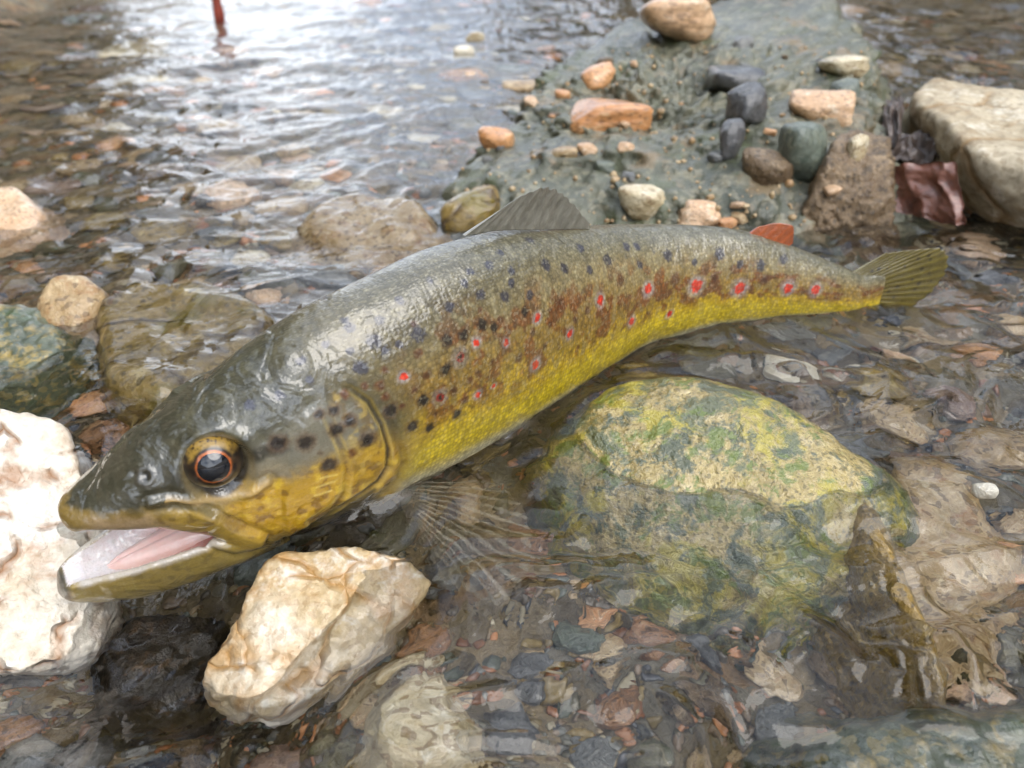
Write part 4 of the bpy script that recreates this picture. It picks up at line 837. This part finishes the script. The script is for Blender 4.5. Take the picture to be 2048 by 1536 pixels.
for i, (x, y, r, mk) in enumerate(specs):
    rx, ry, rz = r*rs.uniform(.85, 1.2), r*rs.uniform(.7, 1.05), r*rs.uniform(.42, .72)
    dp = float(depth(np.array(x), np.array(y))); rz = min(rz, dp*.62 if rs.random() < .93 else dp*.85)
    z = float(zbed(np.array(x), np.array(y)))+rz*.62
    px, py, _ = proj(np.array([x, y, z])); zn = zone(x, y, px, py)
    big = 'large' if r*FPX/proj(np.array([x, y, z]))[2] > 42 else ('middling' if r*FPX/proj(np.array([x, y, z]))[2] > 24 else 'small')
    form = 'flat ' if rz/r < .42 else ('long ' if rx/ry > 1.38 else ('plump ' if rz/r > .6 else ''))
    lab = f'{big} {form}{KIND[mk]} pebble {zn}'
    pebble('pebble', (x, y, z), (rx, ry, rz), mk, (rs.uniform(-.2, .2), rs.uniform(-.2, .2), rs.uniform(0, 6.28)), lab, 'pebble', f'{big} {form}{KIND[mk]} pebbles {zn}', int(rs.integers(14)))
# the countless small gravel between them
gv, gf, gc, off = [], [], [], 0
pal = np.array([lin(*c) for c in [(176, 152, 114), (200, 188, 158), (150, 96, 54), (112, 112, 106), (104, 98, 74), (196, 134, 84), (150, 128, 104), (104, 110, 96), (74, 74, 78), (120, 98, 70), (140, 118, 66), (90, 76, 54)]])
tm = [(lambda v: v)(ico(2)[0]*(1+.22*noise3(ico(2)[0]*1.4+i*3.1))[:, None]) for i in range(8)]; f2 = ico(2)[1]
NG = 5200
for i in range(NG):
    px = rs.uniform(-120, 2170); py = rs.uniform(0, 1600) if i % 3 else rs.uniform(0, 700)
    p = P(px, py, -2.2); x, y = p[0], p[1]; k = proj(p)[2]/FPX; r = max(.16, abs(rs.normal(11, 5))*k)
    if y > 150: continue
    a = rs.uniform(0, 6.28); ca, sa = math.cos(a), math.sin(a); v = tm[i % 8]*np.array([r*rs.uniform(.8, 1.4), r*rs.uniform(.6, 1), r*rs.uniform(.4, .7)])
    v = np.stack([v[:, 0]*ca-v[:, 1]*sa, v[:, 0]*sa+v[:, 1]*ca, v[:, 2]], 1)
    gv.append(v+np.array([x, y, float(zbed(np.array(x), np.array(y)))+.15*r])); gf.append(f2+off); off += len(v)
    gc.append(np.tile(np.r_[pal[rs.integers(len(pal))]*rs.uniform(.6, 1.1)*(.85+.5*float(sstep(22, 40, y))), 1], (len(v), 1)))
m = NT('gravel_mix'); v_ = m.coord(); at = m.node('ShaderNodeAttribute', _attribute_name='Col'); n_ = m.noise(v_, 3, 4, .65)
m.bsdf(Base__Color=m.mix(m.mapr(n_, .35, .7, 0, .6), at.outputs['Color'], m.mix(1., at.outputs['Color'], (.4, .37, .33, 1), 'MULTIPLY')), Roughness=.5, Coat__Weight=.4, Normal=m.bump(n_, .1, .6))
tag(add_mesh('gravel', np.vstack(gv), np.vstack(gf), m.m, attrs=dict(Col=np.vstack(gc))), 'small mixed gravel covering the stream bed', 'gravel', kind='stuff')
# ------------------------------------------------------------------ water
def axis(lo, hi, step, a, b, g):
    x = list(np.arange(lo, hi, step)); s = step
    while x[-1] < b: s *= g; x.append(x[-1]+s)
    s = step; y = [x[0]]
    while y[-1] > a: s *= g; y.append(y[-1]-s)
    return np.array(y[:0:-1]+x)
wx = axis(-15.5, 15.5, .085, -700, 700, 1.025); wy = axis(6, 29, .085, -60, 2600, 1.018)
X, Y = np.meshgrid(wx, wy, indexing='ij'); Z = zwater(X, Y)
XY = np.stack([X, Y], -1).reshape(-1, 2)
near = (Y < 60) & (Y > 4) & (np.abs(X) < 42)
# the sheet lifts over stones that lie just under it, and climbs a little where stones and the trout break it
idx = np.argwhere(near); dist = np.full(X.shape, 9.0); film = np.full(X.shape, -9.0)
flat = near.ravel(); fx, fy = X.ravel()[flat], Y.ravel()[flat]; fz = Z.ravel()[flat].copy(); dd = np.full(len(fx), 9.0)
for h_ in HERO:
    pv = h_['v']; lo, hi = pv.min(0)-1, pv.max(0)+1; j = np.where((fx > lo[0]) & (fx < hi[0]) & (fy > lo[1]) & (fy < hi[1]))[0]
    if h_['over'] is not None:
        # top surface of the stone, resampled on the water grid
        top = pv[pv[:, 2] > pv[:, 2].max()-2.2]; kd = kdtree.KDTree(len(top))
        for i, c in enumerate(top): kd.insert((c[0], c[1], 0), i)
        kd.balance(); add = np.zeros(len(j))
        for a, i in enumerate(j):
            r = kd.find_n((fx[i], fy[i], 0), 3); zt_ = np.mean([top[q[1]][2] for q in r]); add[a] = zt_+h_['over']-.9*max(r[0][2]-.1, 0)
        fz[j] = np.maximum(fz[j], add)
    else:
        zw_ = zwater(pv[:, 0], pv[:, 1]); ring = pv[np.abs(pv[:, 2]-zw_) < .10]
        if not len(ring): continue
        kd = kdtree.KDTree(len(ring))
        for i, c in enumerate(ring): kd.insert((c[0], c[1], 0), i)
        kd.balance()
        for i in j: dd[i] = min(dd[i], kd.find((fx[i], fy[i], 0))[2])
zw_ = zwater(FV[:, 0], FV[:, 1]); ring = FV[(np.abs(FV[:, 2]-zw_) < .06)][::2]; kd = kdtree.KDTree(len(ring))
for i, c in enumerate(ring): kd.insert((c[0], c[1], 0), i)
kd.balance(); df = np.full(len(fx), 9.0)
for i in np.where((fx > -11) & (fx < 15) & (fy > 10) & (fy < 29))[0]: df[i] = kd.find((fx[i], fy[i], 0))[2]
fz += .16*np.exp(-dd/.22)+.26*np.exp(-df/.30)+.05*np.exp(-((df-.9)/.35)**2)
Zr = Z.ravel(); base = Zr.copy(); Zr[flat] = fz
# smooth the lifts a little
Z = Zr.reshape(X.shape)
for _ in range(3):
    Zs = Z.copy(); Zs[1:-1, 1:-1] = (Z[1:-1, 1:-1]*2+Z[:-2, 1:-1]+Z[2:, 1:-1]+Z[1:-1, :-2]+Z[1:-1, 2:])/6; Z = np.where(near, Zs, Z)
# ripples: the current comes down from the upper left, crests lie across it
ca, sa = math.cos(math.radians(20)), math.sin(math.radians(20)); A_ = X*ca+Y*sa; B_ = -X*sa+Y*ca
def rip(l, seed, ax=1., ay=1.):
    wq = np.stack([A_/l*ax, B_/l*ay, 0*X+seed], -1); w1 = np.stack([A_/l*.5, B_/l*.5, 0*X+seed+40], -1)
    k = noise3(w1)*.8; wq[..., 0] += k; wq[..., 1] += noise3(w1+13)*.8
    return noise3(wq)
far = sstep(26, 60, Y)
calm = (1+.45*sstep(15, 11, Y)*sstep(-4, -1, X))*1-.25*np.exp(-(((X+7)/4)**2+((Y-11)/3)**2))
Z = Z+(.22*rip(5.2, 1, .6)+.19*(1-2*np.abs(rip(2.8, 2, .6)))+.085*(1-2*np.abs(rip(1.4, 3, .7)))+.018*rip(.6, 4))*calm*(1+.6*sstep(4, 9, X)*sstep(14, 18, Y))*(1+.15*far)
Z = Z+far*(.45*rip(13, 6, .5)+.2*rip(6, 7, .5))
gl = np.exp(-(((X-8.2)/1.3)**2+((Y-10.0)/1.1)**2)); Z = Z+gl*(.5*rip(1.0, 21)+.3*rip(.55, 22)+.25)     # boil below the mossy boulder
tr = np.exp(-((Y-(20.9-.12*(X-7)))/.55)**2)*sstep(3.4, 5, X)*sstep(14, 10, X); Z = Z+tr*(.28+.25*rip(.9, 9, .6))  # standing ripple behind the belly
m = NT('clear_water'); v_ = m.coord(); 
b = m.bump(m.noise(v_, 1.7, 2, .5, .8), .05, .7); b = m.bump(m.noise(v_, .55, 2, .5, 1.0), .26, .6, b)
m.bsdf(Base__Color=(.97, .97, .94, 1), Roughness=.0, IOR=1.42, Transmission__Weight=1.0, Normal=b)
wo = add_mesh('water', np.stack([X, Y, Z], -1).reshape(-1, 3), grid_faces(len(wx), len(wy))[:, ::-1], m.m); tag(wo, 'clear rippling shallow stream water', 'water', kind='structure')

# ------------------------------------------------------------------ the wood on both banks (seen mirrored in the water)
rw = np.random.default_rng(77); wv_, wf_, wc_, off = [], [], [], 0
SEG = []
def stick(a, b, r0, r1): SEG.append((*a, *b, r0, r1))
def branch(a, d, L, r, lev):
    d = d/np.linalg.norm(d); n = 3 if lev == 0 else 2; p = np.array(a)
    for s_ in range(n):
        q = p+d*L/n; stick(p, q, r*(1-.8*s_/n*.6), r*(1-.8*(s_+1)/n*.6)); 
        if lev < 3:
            for _ in range([2, 3, 3][lev]):
                dd_ = d*.75+rw.normal(size=3)*.6+np.array([0, 0, .25]); branch(q, dd_, L*rw.uniform(.4, .62), r*.42, lev+1)
        p = q; d = d+rw.normal(size=3)*.12; d /= np.linalg.norm(d)
for t_ in range(60):
    y = rw.uniform(-500, 1900); sd_ = 1 if rw.random() < .55 else -1; yp = max(y, 0); cxx = -.245*yp+27; w_ = 87+.135*yp; la = rw.uniform(150, 1300) if sd_ < 0 else rw.uniform(700, 1900); x = cxx+sd_*(w_+la)
    if y < 60 and abs(x) < 200: continue
    zz = max(0, la-60)*(.34 if sd_ < 0 else .16)+20; branch((x, y, zz), np.array([rw.normal()*.06, rw.normal()*.06, 1.]), rw.uniform(330, 620), rw.uniform(9, 20), 0)
def conifer(x, y, z, hgt, r):  # unseen conifers added as solid dark silhouettes for the reflections
    global off
    stick((x, y, z), (x, y, z+hgt), r*.09, r*.02)
    for k in range(9):
        f_ = k/9; zc = z+hgt*(.12+.86*f_); rr = r*(1-f_)*rw.uniform(.85, 1.1)+6; n = 15; a = np.linspace(0, 2*np.pi, n, endpoint=False)+rw.uniform(0, 6)
        ro = rr*(1+.45*(np.arange(n) % 2-.5)+rw.normal(size=n)*.12); up = hgt*.17
        v = np.vstack([[[x, y, zc+up]], np.stack([x+ro*np.cos(a), y+ro*np.sin(a), zc-rr*.25+rw.normal(size=n)*4], 1)])
        i = np.arange(n); wv_.append(v); wf_.append(np.stack([0*i, 1+i, 1+(i+1) % n, 1+(i+1) % n], 1)+off); off += n+1
for t_ in range(110):
    y = rw.uniform(-400, 1500); sd_ = 1 if rw.random() < .55 else -1; yp = max(y, 0); cxx = -.245*yp+27; w_ = 87+.135*yp; la = rw.uniform(90, 900) if sd_ < 0 else rw.uniform(60 if y > 550 else 700, 1400); x = cxx+sd_*(w_+la)
    if y < 60 and abs(x) < 260: continue
    conifer(x, y, max(0, la-60)*(.34 if sd_ < 0 else .16)+40, rw.uniform(350, 800)*(1 if sd_ < 0 else .6), rw.uniform(70, 130))
sg = np.array(SEG, float); A0, B0 = sg[:, :3], sg[:, 3:6]; T0 = B0-A0; T0 /= np.linalg.norm(T0, axis=1)[:, None]; E0 = np.cross(T0, [.2, .7, .3]); E0 /= np.linalg.norm(E0, axis=1)[:, None]; G0 = np.cross(T0, E0)
k5 = np.arange(4)*np.pi/2; ring = np.cos(k5)[None, :, None]*E0[:, None]+np.sin(k5)[None, :, None]*G0[:, None]
vs_ = np.concatenate([A0[:, None]+ring*sg[:, 6, None, None], B0[:, None]+ring*sg[:, 7, None, None]], 1).reshape(-1, 3); i4 = np.arange(4); j4 = (i4+1) % 4
fs_ = (np.stack([i4, j4, j4+4, i4+4], 1)[None]+(np.arange(len(sg))*8)[:, None, None]).reshape(-1, 4)
tri = np.vstack(wf_)[:, :3]+len(vs_); qf = np.vstack([fs_[:, [0, 1, 2]], fs_[:, [0, 2, 3]], tri])
m = NT('bark_and_twigs'); v_ = m.coord(); m.bsdf(Base__Color=m.ramp(m.noise(v_, .05, 4), [(.3, L4(54, 52, 34)), (.7, L4(78, 72, 50))]), Roughness=.85)
tag(add_mesh('woodland', np.vstack([vs_]+wv_), qf, m.m, smooth=False), 'bare winter trees and added dark conifers along both banks, out of view', 'woodland', kind='stuff')
